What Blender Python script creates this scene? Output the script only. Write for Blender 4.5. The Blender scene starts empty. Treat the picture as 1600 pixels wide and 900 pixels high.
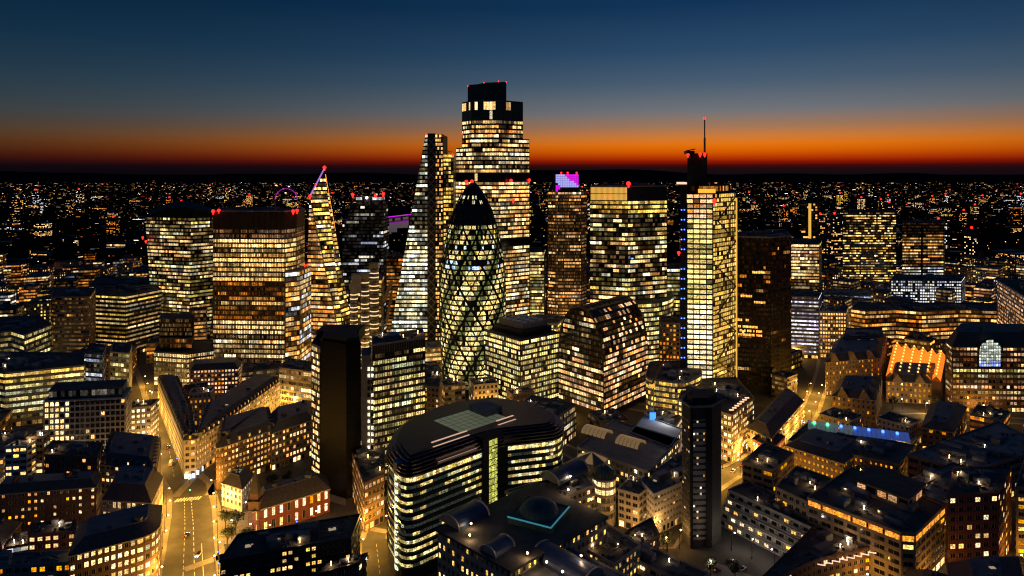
import bpy, math, random
import numpy as np
from mathutils import Vector as V

sc = bpy.context.scene
# ------------------------------------------------------------------ camera
F, H, HY = 1066.67, 188.0, 268.0          # focal length in photo pixels, drone height, horizon row
cam = bpy.data.cameras.new('camera')
co = bpy.data.objects.new('camera', cam)
sc.collection.objects.link(co); sc.camera = co
co.location = (0, 0, H); co.rotation_euler = (math.pi / 2, 0, 0)
cam.sensor_width = 36; cam.lens = 24; cam.shift_y = -182 / 1600
cam.clip_start = 1; cam.clip_end = 60000

# ------------------------------------------------------------------ sky: after sunset, glow low in the west
GLOW_AZ = 18.0
w = bpy.data.worlds.new('World'); sc.world = w; w.use_nodes = True
nt = w.node_tree; bg = nt.nodes['Background']
def s2l(c):
    return tuple(((x / 255) / 12.92 if x / 255 <= .04045 else ((x / 255 + .055) / 1.055) ** 2.4) for x in c)
def sky_world():
    N, L = nt.nodes.new, nt.links.new
    tc = N('ShaderNodeTexCoord'); sep = N('ShaderNodeSeparateXYZ'); L(tc.outputs['Generated'], sep.inputs[0])
    def m(op, a, b=None):
        n = N('ShaderNodeMath'); n.operation = op
        for i, v in enumerate((a, b)):
            if v is None: continue
            if isinstance(v, (int, float)): n.inputs[i].default_value = v
            else: L(v, n.inputs[i])
        return n.outputs[0]
    x, y, z = sep.outputs
    hor = m('SQRT', m('ADD', m('MULTIPLY', x, x), m('MULTIPLY', y, y)))
    el = m('ARCTAN2', z, hor)
    t = m('POWER', m('MAXIMUM', m('DIVIDE', el, math.pi / 2), 0.0), 0.5)
    def ramp(pts):
        r = N('ShaderNodeValToRGB'); e = r.color_ramp.elements
        pts = [(math.sqrt(max(a, 0) / (math.pi / 2)), c) for a, c in pts]
        e[0].position, e[1].position = pts[0][0], pts[-1][0]
        e[0].color = s2l(pts[0][1]) + (1,); e[1].color = s2l(pts[-1][1]) + (1,)
        for p, c in pts[1:-1]:
            k = e.new(p); k.color = s2l(c) + (1,)
        L(t, r.inputs[0]); return r.outputs[0]
    A = ramp([(0, (20, 12, 18)), (.005, (30, 11, 16)), (.009, (66, 8, 8)), (.0145, (138, 22, 0)), (.021, (186, 58, 0)), (.03, (216, 96, 0)), (.039, (228, 116, 12)),
              (.049, (206, 122, 52)), (.064, (160, 118, 88)), (.086, (112, 114, 118)), (.125, (72, 92, 112)), (.17, (42, 72, 102)),
              (.235, (17, 50, 84)), (.45, (16, 46, 82)), (1.5708, (19, 41, 72))])
    B = ramp([(0, (8, 6, 11)), (.008, (11, 8, 14)), (.013, (20, 12, 14)), (.022, (38, 20, 13)), (.036, (54, 38, 25)), (.05, (58, 52, 42)),
              (.075, (48, 58, 62)), (.115, (32, 54, 68)), (.17, (15, 43, 64)), (.235, (3, 33, 56)), (.45, (8, 38, 72)), (1.5708, (19, 41, 72))])
    az = m('ARCTAN2', x, y)
    d = m('DIVIDE', m('ABSOLUTE', m('SUBTRACT', az, math.radians(GLOW_AZ))), math.radians(34))
    g = m('POWER', 2.71828, m('MULTIPLY', m('MULTIPLY', d, d), -1.0))
    mix = N('ShaderNodeMix'); mix.data_type = 'RGBA'; L(g, mix.inputs[0]); L(B, mix.inputs[6]); L(A, mix.inputs[7])
    sky = N('ShaderNodeTexSky'); sky.sky_type = 'NISHITA'; sky.sun_disc = False
    sky.sun_elevation = math.radians(-5); sky.sun_rotation = math.radians(GLOW_AZ); sky.ozone_density = 3
    add = N('ShaderNodeMix'); add.data_type = 'RGBA'; add.blend_type = 'ADD'; add.inputs[0].default_value = 0.08
    L(mix.outputs[2], add.inputs[6]); L(sky.outputs[0], add.inputs[7]); L(add.outputs[2], bg.inputs[0])
    bg.inputs[1].default_value = 1.0
sky_world()
sc.view_settings.view_transform = 'Standard'; sc.view_settings.look = 'None'
sc.view_settings.exposure = 0; sc.view_settings.gamma = 1
cy = sc.cycles
cy.use_denoising = True; cy.max_bounces = 5; cy.diffuse_bounces = 2; cy.glossy_bounces = 3; cy.transmission_bounces = 2
cy.filter_width = 1.15; cy.sample_clamp_indirect = 3; cy.use_light_tree = True; cy.caustics_reflective = False; cy.caustics_refractive = False

# ------------------------------------------------------------------ helpers
COL = sc.collection
def X(px, d): return (px - 800) / F * d
def Zr(py, d): return H - (py - HY) / F * d          # height of the point seen in row py at depth d
def P(px, d): return V((X(px, d), d))
def G(px, py, z=0.0):                                # ground (or height z) point seen at a pixel
    d = (H - z) * F / (py - HY); return V((X(px, d), d))
def rnd(seed): return random.Random(seed)

MATS = {}
def mat(name, col, rough=.8, metal=0., var=.25, scale=.3, emit=None, strength=0., bump=0.):
    m = bpy.data.materials.new(name); m.use_nodes = True
    n = m.node_tree; b = n.nodes['Principled BSDF']
    geo = n.nodes.new('ShaderNodeNewGeometry'); nz = n.nodes.new('ShaderNodeTexNoise')
    nz.inputs['Scale'].default_value = scale; nz.inputs['Detail'].default_value = 5; nz.inputs['Roughness'].default_value = .65
    n.links.new(geo.outputs['Position'], nz.inputs['Vector'])
    cr = n.nodes.new('ShaderNodeValToRGB'); e = cr.color_ramp.elements
    e[0].position, e[1].position = .3, .7
    e[0].color = tuple(c * (1 - var) for c in col) + (1,); e[1].color = tuple(min(1, c * (1 + var)) for c in col) + (1,)
    n.links.new(nz.outputs[0], cr.inputs[0]); n.links.new(cr.outputs[0], b.inputs['Base Color'])
    b.inputs['Roughness'].default_value = rough; b.inputs['Metallic'].default_value = metal
    if emit:
        b.inputs['Emission Color'].default_value = tuple(emit) + (1,); b.inputs['Emission Strength'].default_value = strength
        m.cycles.emission_sampling = 'NONE'
    if bump:
        bp = n.nodes.new('ShaderNodeBump'); bp.inputs['Strength'].default_value = bump
        n.links.new(nz.outputs[0], bp.inputs['Height']); n.links.new(bp.outputs[0], b.inputs['Normal'])
    MATS[name] = m; return m
mat('dark_metal', (.035, .035, .04), .45, .4)
mat('bronze', (.09, .065, .045), .45, .4)
mat('black', (.007, .007, .008), .75)
mat('green_glass', (.02, .038, .03), .18, .1)
mat('black_glass', (.003, .003, .0035), .5)
MATS['black_glass'].node_tree.nodes['Principled BSDF'].inputs['Specular IOR Level'].default_value = .15
mat('steel', (.3, .29, .27), .4, .7)
mat('concrete', (.26, .25, .23), .9)
mat('grey_panel', (.16, .16, .17), .7)
mat('stone', (.36, .32, .26), .9)
mat('pale_stone', (.48, .44, .38), .9)
mat('white_render', (.7, .69, .66), .85, var=.1)
mat('brown_brick', (.17, .1, .065), .9, var=.35, scale=1.5)
mat('red_brick', (.24, .075, .045), .9, var=.35, scale=1.5)
mat('tan_brick', (.3, .22, .14), .9, var=.3, scale=1.5)
mat('felt', (.075, .066, .058), .95, var=.5, scale=.12)
mat('lead', (.12, .122, .135), .6, .1, var=.4, scale=.2)
mat('slate', (.08, .072, .068), .75, var=.4, scale=.8)
mat('copper', (.05, .09, .085), .7, .1, var=.4)
mat('gravel_roof', (.13, .125, .12), .95, var=.4, scale=.5)
mat('asphalt', (.06, .058, .056), .85, var=.3, scale=.2)
mat('paving', (.2, .185, .165), .9, var=.25, scale=.4)
mat('paint_white', (.62, .62, .58), .8, var=.2)
mat('grass', (.035, .06, .02), .95, var=.5, scale=.4)
mat('bark', (.06, .045, .035), .95)
mat('leaf', (.03, .042, .018), .8, var=.5, scale=1.)
mat('ground', (.045, .043, .042), .95, var=.5, scale=.03)
mat('river', (.03, .035, .05), .12, var=.1)
mat('plain', (.03, .014, .012), .95, var=.5, scale=.002)
mat('car_white', (.7, .7, .7), .3); mat('car_dark', (.03, .03, .035), .25); mat('car_red', (.35, .02, .02), .3)
mat('blue_glass', (.02, .04, .075), .2, .3); mat('sky_lit', (.2, .18, .14), .3, emit=(1, .75, .45), strength=.35)
mat('tyre', (.015, .015, .015), .9)
mat('cloth', (.05, .05, .06), .9)
mat('skin', (.45, .28, .2), .6)
MATS['plain'].node_tree.nodes['Principled BSDF'].inputs['Specular IOR Level'].default_value = 0
def emat(name, c, s):
    return mat(name, tuple(min(.8, x) for x in c), .5, emit=c, strength=s, var=0)
emat('red_lamp', (1, .012, .008), 5.5); emat('amber_lamp', (1, .6, .22), 22); emat('white_lamp', (1, .9, .72), 22)
emat('violet_lamp', (.75, .55, 1), 16); emat('blue_lamp', (.05, .15, 1), 5); emat('green_lamp', (.05, 1, .3), 6)
emat('soft_blue', (.03, .12, .8), 1.2); emat('magenta_led', (.7, .01, .85), 1.); emat('lilac_led', (.42, .42, 1), .9)
emat('screen_blue', (.05, .25, 1), 1.6); emat('cyan_strip', (.08, .45, .6), .35); emat('purple_strip', (.5, .25, .9), .7)
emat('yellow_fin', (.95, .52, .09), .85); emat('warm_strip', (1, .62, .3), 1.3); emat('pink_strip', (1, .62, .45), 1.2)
emat('headlamp', (1, .95, .85), 25); emat('tail_lamp', (1, .012, .008), 5); emat('orange_strip', (1, .26, .02), 2.2)

def window_material():
    m = bpy.data.materials.new('window_glass'); m.use_nodes = True; n = m.node_tree; b = n.nodes['Principled BSDF']
    at = n.nodes.new('ShaderNodeAttribute'); at.attribute_name = 'lit'
    geo = n.nodes.new('ShaderNodeNewGeometry'); mp = n.nodes.new('ShaderNodeMapping'); mp.inputs['Scale'].default_value = (.8, .8, 2.0)
    n.links.new(geo.outputs['Position'], mp.inputs[0])
    nz = n.nodes.new('ShaderNodeTexNoise'); nz.inputs['Scale'].default_value = .6; nz.inputs['Detail'].default_value = 4; nz.inputs['Roughness'].default_value = .75
    n.links.new(mp.outputs[0], nz.inputs['Vector'])
    n2 = n.nodes.new('ShaderNodeTexNoise'); n2.inputs['Scale'].default_value = 1.9; n2.inputs['Detail'].default_value = 2; n.links.new(mp.outputs[0], n2.inputs['Vector'])
    av = n.nodes.new('ShaderNodeMath'); av.operation = 'MULTIPLY_ADD'; av.inputs[1].default_value = 1.0; n.links.new(n2.outputs[0], av.inputs[0]); n3 = n.nodes.new('ShaderNodeMath'); n3.operation = 'MULTIPLY_ADD'; n3.inputs[1].default_value = .8; n3.inputs[2].default_value = -.4; n.links.new(nz.outputs[0], n3.inputs[0]); n.links.new(n3.outputs[0], av.inputs[2])
    mr = n.nodes.new('ShaderNodeMapRange'); mr.inputs[1].default_value = .33; mr.inputs[2].default_value = .66
    mr.inputs[3].default_value = .05; mr.inputs[4].default_value = 2.3; n.links.new(av.outputs[0], mr.inputs[0])
    mx = n.nodes.new('ShaderNodeMix'); mx.data_type = 'RGBA'; mx.blend_type = 'MULTIPLY'; mx.inputs[0].default_value = 1
    n.links.new(at.outputs['Color'], mx.inputs[6]); n.links.new(mr.outputs[0], mx.inputs[7])
    b.inputs['Base Color'].default_value = (.012, .013, .016, 1); b.inputs['Roughness'].default_value = .12
    n.links.new(mx.outputs[2], b.inputs['Emission Color']); b.inputs['Emission Strength'].default_value = 1.75
    m.cycles.emission_sampling = 'NONE'; MATS['window'] = m
window_material()

class MB:
    def __init__(s): s.v = []; s.f = []; s.c = []; s.m = []
    def face(s, pts, c=None, m=0):
        i = len(s.v); s.v += [tuple(p) for p in pts]; s.f.append(tuple(range(i, i + len(pts)))); s.c.append(c or (0, 0, 0)); s.m.append(m)
    def prism(s, poly, z0, z1, top=True, bottom=False, m=0):
        n = len(poly); i = len(s.v)
        s.v += [(p[0], p[1], z0) for p in poly] + [(p[0], p[1], z1) for p in poly]
        for k in range(n):
            j = (k + 1) % n; s.f.append((i + k, i + j, i + n + j, i + n + k))
        if top: s.f.append(tuple(range(i + n, i + 2 * n)))
        if bottom: s.f.append(tuple(reversed(range(i, i + n))))
        k = len(s.f) - len(s.c); s.c += [(0, 0, 0)] * k; s.m += [m] * k
    def box(s, x0, x1, y0, y1, z0, z1, m=0):
        s.prism([(x0, y0), (x1, y0), (x1, y1), (x0, y1)], z0, z1, True, True, m)
    def hull8(s, a, b, m=0):                      # two quads a (bottom) and b (top)
        i = len(s.v); s.v += [tuple(p) for p in a] + [tuple(p) for p in b]
        n = len(a)
        for k in range(n):
            j = (k + 1) % n; s.f.append((i + k, i + j, i + n + j, i + n + k))
        s.f.append(tuple(range(i + n, i + 2 * n))); s.f.append(tuple(reversed(range(i, i + n))))
        k = len(s.f) - len(s.c); s.c += [(0, 0, 0)] * k; s.m += [m] * k
    def bar(s, a, b, wd, m=0):                    # square bar between two points
        a, b = V(a), V(b); t = (b - a).normalized(); up = V((0, 0, 1)) if abs(t.z) < .9 else V((0, 1, 0))
        u = t.cross(up).normalized() * wd / 2; v = t.cross(u).normalized() * wd / 2
        s.hull8([a - u - v, a + u - v, a + u + v, a - u + v], [b - u - v, b + u - v, b + u + v, b - u + v], m)
    def ball(s, c, r, nu=8, nv=5, m=0, sq=1.):
        ring = []
        for k in range(1, nv):
            a = math.pi * k / nv
            ring.append([(c[0] + r * math.sin(a) * math.cos(2 * math.pi * j / nu), c[1] + r * math.sin(a) * math.sin(2 * math.pi * j / nu), c[2] - r * sq * math.cos(a)) for j in range(nu)])
        i = len(s.v)
        s.v.append((c[0], c[1], c[2] - r * sq))
        for q in ring: s.v += q
        s.v.append((c[0], c[1], c[2] + r * sq)); last = len(s.v) - 1
        for j in range(nu):
            s.f.append((i, i + 1 + (j + 1) % nu, i + 1 + j))
            for k in range(nv - 2):
                a = i + 1 + k * nu
                s.f.append((a + j, a + (j + 1) % nu, a + nu + (j + 1) % nu, a + nu + j))
            a = i + 1 + (nv - 2) * nu
            s.f.append((a + j, a + (j + 1) % nu, last))
        k = len(s.f) - len(s.c); s.c += [(0, 0, 0)] * k; s.m += [m] * k
    def mesh(s, name, mats, org=(0, 0, 0), attr=False):
        me = bpy.data.meshes.new(name)
        v = [(p[0] - org[0], p[1] - org[1], p[2] - org[2]) for p in s.v]
        me.from_pydata(v, [], s.f)
        if isinstance(mats, str): mats = [mats]
        for q in mats: me.materials.append(MATS[q])
        if len(mats) > 1: me.polygons.foreach_set('material_index', s.m)
        if attr:
            a = me.attributes.new('lit', 'FLOAT_COLOR', 'FACE')
            a.data.foreach_set('color', [x for c in s.c for x in (c[0], c[1], c[2], 1.0)])
        return me

def link(o, parent=None):
    COL.objects.link(o)
    if parent is not None: o.parent = parent
    return o
def part(name, mb, mats, root, attr=False, **kw):
    if not mb.f: return None
    o = link(bpy.data.objects.new(name, mb.mesh(name, mats, ORG.get(root.name, (0, 0, 0)) if root is not None else (0, 0, 0), attr)), root)
    if root is not None: ORG[o.name] = ORG.get(root.name, (0, 0, 0))
    for k, v in kw.items(): o[k] = v
    return o
ORG = {}
def thing(name, label, cat, loc=(0, 0, 0), group=None):
    o = bpy.data.objects.new(name, None); o.empty_display_size = .1; o.location = loc; link(o)
    o['label'] = label; o['category'] = cat
    if group: o['group'] = group
    ORG[o.name] = tuple(loc); return o
def single(name, mb, mats, label, cat, loc=(0, 0, 0), group=None, attr=False):
    o = link(bpy.data.objects.new(name, mb.mesh(name, mats, loc, attr))); o.location = loc
    o['label'] = label; o['category'] = cat
    if group: o['group'] = group
    ORG[o.name] = tuple(loc); return o
def structure(name, mb, mats, kind='structure', attr=False):
    o = link(bpy.data.objects.new(name, mb.mesh(name, mats, attr=attr))); o['kind'] = kind; return o

def ccw(poly):
    poly = [V((p[0], p[1])) for p in poly]
    a = sum(poly[i].x * poly[(i + 1) % len(poly)].y - poly[(i + 1) % len(poly)].x * poly[i].y for i in range(len(poly)))
    return poly if a > 0 else poly[::-1]
def offset(poly, d):                                  # ccw polygon, outward
    n = len(poly); out = []
    for i in range(n):
        a, b, c = poly[i - 1], poly[i], poly[(i + 1) % n]
        e1, e2 = (b - a).normalized(), (c - b).normalized()
        n1, n2 = V((e1.y, -e1.x)), V((e2.y, -e2.x)); k = 1 + n1.dot(n2)
        out.append(b + (n1 + n2) * (d / max(k, .3)))
    return out
def centroid(poly): return sum((V((p[0], p[1])) for p in poly), V((0, 0))) / len(poly)
def rounded(poly, r, n=5):
    poly = ccw(poly); m = len(poly); out = []
    for i in range(m):
        rr = r[i] if isinstance(r, (list, tuple)) else r
        a, b, c = poly[i - 1], poly[i], poly[(i + 1) % m]
        if rr <= 0: out.append(b); continue
        p0, p2 = b + (a - b).normalized() * rr, b + (c - b).normalized() * rr
        for k in range(n + 1):
            t = k / n; out.append(p0 * (1 - t) ** 2 + b * 2 * t * (1 - t) + p2 * t * t)
    return out

# light colours (linear)
WARM = [((.85, .41, .11), 4), ((.9, .51, .19), 4), ((.95, .64, .33), 2), ((.75, .29, .055), 2)]
WHITE = [((1, .7, .34), 5), ((1, .62, .25), 4), ((.92, .8, .55), 2), ((1, .5, .16), 2)]
GREEN = [((.9, .76, .31), 4), ((1, .7, .3), 5), ((.78, .82, .52), 2), ((.75, .56, .13), 2)]
COOL = [((.8, .84, .9), 4), ((.95, .85, .66), 3), ((.65, .72, 1), 1)]
AMBER = [((.62, .2, .022), 5), ((.65, .27, .05), 3), ((.7, .38, .12), 1)]
PEACH = [((1, .56, .3), 5), ((1, .46, .18), 3), ((1, .7, .48), 2), ((1, .35, .07), 1)]
YELLOW = [((1, .56, .1), 5), ((1, .66, .22), 4), ((.8, .6, .14), 2)]
def pick(pal, r):
    t = r.random() * sum(w for _, w in pal)
    for c, w in pal:
        t -= w
        if t <= 0: return (c[0], c[1] ** 1.08, c[2] ** 1.15)
    return pal[-1][0]
def pattern(nb, st, r, frac):
    """One storey's panes: a colour each, black where the lights are off."""
    p = st['p'](frac) if callable(st['p']) else st['p']
    br = st.get('br', 1.0); br = (br(frac) if callable(br) else br) * r.choice([.4, .65, .85, 1., 1.1, 1.25]); out = []
    pal = st['pal'](frac, r) if callable(st['pal']) else st['pal']
    if st.get('mode', 'runs') == 'rand':
        pu = st.get('pu')
        for j in range(nb):
            if r.random() < (pu((j + .5) / nb) if pu else p):
                c = pick(pal, r); k = br * r.uniform(.45, 1.25); out.append(tuple(x * k for x in c))
            else:
                k = r.choice([0, 0, .02, .04, .09]) * st.get('dim', .7); c = pick(pal, r); out.append(tuple(x * k for x in c))
        return out
    fl = r.random(); q = p if fl > .1 else p * .45
    if r.random() < .25: q = min(1, p * 1.3)
    while len(out) < nb:
        ln = r.randint(1, max(2, st.get('run', 7))); on = r.random() < q; c = pick(pal, r); k0 = br * r.choice([.22, .4, .6, .8, 1., 1.2])
        for _ in range(ln):
            k = k0 * r.choice([.35, .6, .8, 1., 1.15, 1.35]) if on else r.choice([0, .015, .03, .06, .12]) * st.get('dim', .7)
            if on and r.random() < .12: k *= .2
            out.append((c[0] * k, c[1] * k * (.86 if not on else 1), c[2] * k * (.7 if not on else 1)))
    return out[:nb]

def cut(poly3, z, u):
    """Ends (along u) of the horizontal line at height z across a planar polygon."""
    pts = []
    n = len(poly3)
    for i in range(n):
        a, b = poly3[i], poly3[(i + 1) % n]
        if (a.z - z) * (b.z - z) <= 0 and abs(a.z - b.z) > 1e-6:
            t = (z - a.z) / (b.z - a.z); pts.append(a.lerp(b, t))
    if len(pts) < 2: return None
    pts.sort(key=lambda q: q.x * u.x + q.y * u.y)
    return pts[0], pts[-1]

WCACHE = {}
def window_obj(root, w_, h_, centre, ang, c, frame):
    key = (round(w_, 2), round(h_, 2), tuple(round(x, 2) for x in c), frame)
    me = WCACHE.get(key)
    if me is None:
        mb = MB(); a, b = w_ / 2, h_ / 2; t = min(.1, w_ * .09)
        mb.face([(-a, 0, -b), (a, 0, -b), (a, 0, b), (-a, 0, b)], c, 0)
        for x0, x1, z0, z1 in ((-a - t, -a + t, -b, b), (a - t, a + t, -b, b), (-t * .5, t * .5, -b + t, b - t), (-a + t, a - t, b - t, b + t), (-a + t, a - t, -b - t, -b + t)):
            mb.box(x0, x1, -.09, -.005, z0, z1, 1)
        me = WCACHE[key] = mb.mesh('window', ['window', frame], attr=True)
    o = bpy.data.objects.new('window', me); link(o, root)
    g = ORG[root.name]; o.location = (centre.x - g[0], centre.y - g[1], centre.z - g[2]); o.rotation_euler = (0, 0, ang)
    return o

def quant(c):
    k = max(c)
    if k < .05: return (0, 0, 0)
    q = max(.3, round(k * 3.3) / 3.3); return tuple(round(x / k, 1) * q for x in c)

def facade(root, faces, st, seed, z0, z1, rows='face', skip=()):
    """Storeys of panes, floor bands and mullions on planar faces (lists of 3D points, outward normal = u x up)."""
    r = rnd(seed); fh, bw = st['fh'], st['bw']; rec = st.get('rec', .25)
    ns = max(1, int((z1 - z0) / fh + .3)); fh = (z1 - z0) / ns
    sill, head = st.get('sill', .28), st.get('head', .92); gap = st.get('gap', .12)
    bands = [MB() for _ in range(ns + 1)]; mull = MB(); wrows = {}
    for fi, poly in enumerate(faces):
        poly = [V(p) for p in poly]
        zs = [p.z for p in poly]; lo = min(zs)
        nrm = V((0, 0, 0))
        for i in range(len(poly)):
            nrm += poly[i].cross(poly[(i + 1) % len(poly)])
        nrm.normalize(); u = V((-nrm.y, nrm.x, 0))
        if u.length < .05: continue
        u.normalize(); o0 = poly[0]; mid = sum(poly, V((0, 0, 0))) / len(poly); away = V((-mid.x, -mid.y)).normalized().dot(V((nrm.x, nrm.y)))
        if away < -.3: continue                       # back walls nobody could see
        us = [(p - o0).dot(u) for p in poly]; umin, umax = min(us), max(us)
        nb = max(1, round((umax - umin) / bw)); b_ = (umax - umin) / nb
        ang = math.atan2(u.y, u.x)
        for k in range(ns):
            frac = (k + .5) / ns
            zl, zh = z0 + (k + sill) * fh, z0 + (k + head) * fh
            A, B = cut(poly, zl, u), cut(poly, zh, u)
            if A is None: continue
            if B is None:
                continue
            a0, a1 = (A[0] - o0).dot(u), (A[1] - o0).dot(u); b0, b1 = (B[0] - o0).dot(u), (B[1] - o0).dot(u)
            # floor band below the panes
            zb0, zb1 = (z0 + (k - 1 + head) * fh if k else z0), zl
            if not st.get('noband'):
                C, D_ = cut(poly, zb0 + 1e-3, u), cut(poly, zb1, u)
                if C and D_:
                    e = u * rec
                    q = [C[0], C[1] + e, D_[1] + e, D_[0]]; off = nrm * rec
                    bands[k].hull8([q[0], q[1], q[1] + off, q[0] + off][::-1], [q[3], q[2], q[2] + off, q[3] + off][::-1])
            if k in skip: continue
            cols = pattern(nb, st, r, frac)
            mb = wrows.setdefault((k, fi if rows == 'face' else 0), MB())
            for j in range(nb):
                l, rr = umin + j * b_ + gap / 2, umin + (j + 1) * b_ - gap / 2
                la, ra, lb, rb = max(l, a0), min(rr, a1), max(l, b0), min(rr, b1)
                if ra - la < .25 and rb - lb < .25: continue
                ra, rb = max(ra, la), max(rb, lb)
                pa = lambda t: A[0] + u * (t - a0); pb = lambda t: B[0] + u * (t - b0)
                off = nrm * .03
                q = [pa(la) + off, pa(ra) + off, pb(rb) + off, pb(lb) + off]
                if st.get('indiv') and ra - la > .6:
                    window_obj(root, ra - la, zh - zl, (q[0] + q[2]) / 2, ang, quant(cols[j]), st.get('frame', 'dark_metal'))
                else:
                    mb.face(q, cols[j])
        if st.get('pier', 1):
            pw = st.get('pw', .14); step = st.get('pstep', 1)
            for j in range(0, nb + 1, step):
                t = min(max(umin + j * b_, umin + pw / 2), umax - pw / 2)
                zz = [p for p in (cut(poly, z0 + .02 + (z1 - z0) * s_ / 24, u) for s_ in range(25)) if p]
                ok = [p for p in zz if (p[0] - o0).dot(u) - 1e-3 <= t - pw / 2 + .02 and t + pw / 2 - .02 <= (p[1] - o0).dot(u) + 1e-3]
                if len(ok) < 2: continue
                lo_, hi_ = ok[0], ok[-1]
                a = lo_[0] + u * (t - (lo_[0] - o0).dot(u)); c = hi_[0] + u * (t - (hi_[0] - o0).dot(u))
                h_ = u * pw / 2; off = nrm * (rec - .04 if not st.get('fins') else st['fins'])
                q0, q1 = [a - h_, a + h_, a + h_ + off, a - h_ + off][::-1], [c - h_, c + h_, c + h_ + off, c - h_ + off][::-1]
                if st.get('indiv_pier'):
                    m1 = MB(); m1.hull8(q0, q1); part('pier', m1, st.get('pmat', st['wall']), root)
                else: mull.hull8(q0, q1)
        # top band
        C, D_ = cut(poly, z0 + (ns - 1 + head) * fh, u), cut(poly, z1 - 1e-3, u)
        if C and D_ and not st.get('noband'):
            e = u * rec; q = [C[0], C[1] + e, D_[1] + e, D_[0]]; off = nrm * rec
            bands[ns].hull8([q[0], q[1], q[1] + off, q[0] + off][::-1], [q[3], q[2], q[2] + off, q[3] + off][::-1])
    for mb in bands: part('floor_band', mb, st.get('bmat', st['wall']), root)
    part('mullion', mull, st.get('pmat', st['wall']), root, kind='stuff')
    for mb in wrows.values(): part('window_row', mb, 'window', root, attr=True, kind='stuff')

def walls_of(poly, z0, z1):
    n = len(poly)
    return [[V((poly[i].x, poly[i].y, z0)), V((poly[(i + 1) % n].x, poly[(i + 1) % n].y, z0)), V((poly[(i + 1) % n].x, poly[(i + 1) % n].y, z1)), V((poly[i].x, poly[i].y, z1))] for i in range(n)]

OCC = []
def lamp_light(p, e, col, parent=None, r_=.25):
    l = bpy.data.lights.new('lamp_light', 'POINT'); l.energy = e; l.color = col; l.shadow_soft_size = r_
    o = bpy.data.objects.new('lamp_light', l); link(o, parent); g = ORG[parent.name] if parent else (0, 0, 0); o.location = (p[0] - g[0], p[1] - g[1], p[2] - g[2]); return o
def flat_roof(root, poly, z, r, roofmat='felt', par=1.0, plant=2, pmat='grey_panel', wall='concrete'):
    mb = MB(); mb.prism(offset(poly, .1), z - .05, z + .25); part('roof', mb, roofmat, root)
    if par:
        mb = MB(); o, i_ = offset(poly, .32), offset(poly, -.15); n = len(poly); za, zb = z - .2, z + par
        for k in range(n):
            j = (k + 1) % n
            for (p, q, c, d) in (((o[k], za), (o[j], za), (o[j], zb), (o[k], zb)), ((o[k], zb), (o[j], zb), (i_[j], zb), (i_[k], zb)), ((i_[j], z), (i_[k], z), (i_[k], zb), (i_[j], zb))):
                mb.face([(p[0].x, p[0].y, p[1]), (q[0].x, q[0].y, q[1]), (c[0].x, c[0].y, c[1]), (d[0].x, d[0].y, d[1])])
        part('parapet', mb, wall, root)
    if plant and len(poly) >= 4:
        u = (poly[1] - poly[0]).normalized(); v = V((-u.y, u.x)); c = centroid(poly); n = len(poly)
        area = abs(sum(poly[i].x * poly[(i + 1) % n].y - poly[(i + 1) % n].x * poly[i].y for i in range(n))) / 2; sc_ = min(1.6, max(.5, math.sqrt(area) / 26))
        def spot(k=.78):
            i = r.randrange(n); return c + (poly[i].lerp(poly[(i + 1) % n], r.random()) - c) * (math.sqrt(r.random()) * k)
        for k in range(plant + int(area / 420)):
            p = spot(.62); sx, sy, hh = r.uniform(1.2, 4.2) * sc_, r.uniform(1., 2.6) * sc_, r.uniform(1., 3.4)
            q = [p + u * s1 * sx + v * s2 * sy for s1, s2 in ((-1, -1), (1, -1), (1, 1), (-1, 1))]
            mb = MB(); mb.prism(q, z + .25, z + hh); mb.prism(offset(ccw(q), -.3), z + hh, z + hh + .3)
            part('roof_plant', mb, r.choice([pmat, 'lead', 'gravel_roof', 'grey_panel', 'concrete']), root)
        mb = MB()
        for k in range(plant * 5 + int(area / 80)):
            p = spot(.85); s_ = r.uniform(.25, 1.0)
            mb.box(p.x - s_, p.x + s_, p.y - s_ * .7, p.y + s_ * .7, z + .25, z + .3 + r.uniform(.3, 1.3))
        for k in range(plant + 1):
            p = spot(.7); q = p + (u if k % 2 else v) * r.uniform(3, 9) * sc_
            if all((poly[(i + 1) % n] - poly[i]).cross(q - poly[i]) > 0 for i in range(n)): mb.bar((p.x, p.y, z + .6), (q.x, q.y, z + .6), .45)
        part('roof_ducts', mb, 'gravel_roof', root, kind='stuff')
        if c.y < 540:
            for k in range(r.choice([1, 1, 2, 2, 3]) + int(area / 900)):
                p = spot(.8); mb = MB(); mb.ball((p.x, p.y, z + 2.0), .24, 6, 4); mb.box(p.x - .05, p.x + .05, p.y + .2, p.y + .3, z + .2, z + 1.9); part('roof_lamp', mb, r.choice(['amber_lamp', 'white_lamp', 'amber_lamp']), root)
                lamp_light((p.x, p.y - .5, z + 2.3), r.choice([120, 220, 380]), (1, .64, .32), root)
            for k in range(r.choice([0, 1, 2])):
                p = spot(.7); q = [p + u * s1 * 1.6 + v * s2 * .9 for s1, s2 in ((-1, -1), (1, -1), (1, 1), (-1, 1))]; mb = MB(); mb.prism(q, z + .25, z + .7); part('skylight', mb, r.choice(['sky_lit', 'blue_glass', 'sky_lit']), root)
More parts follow.
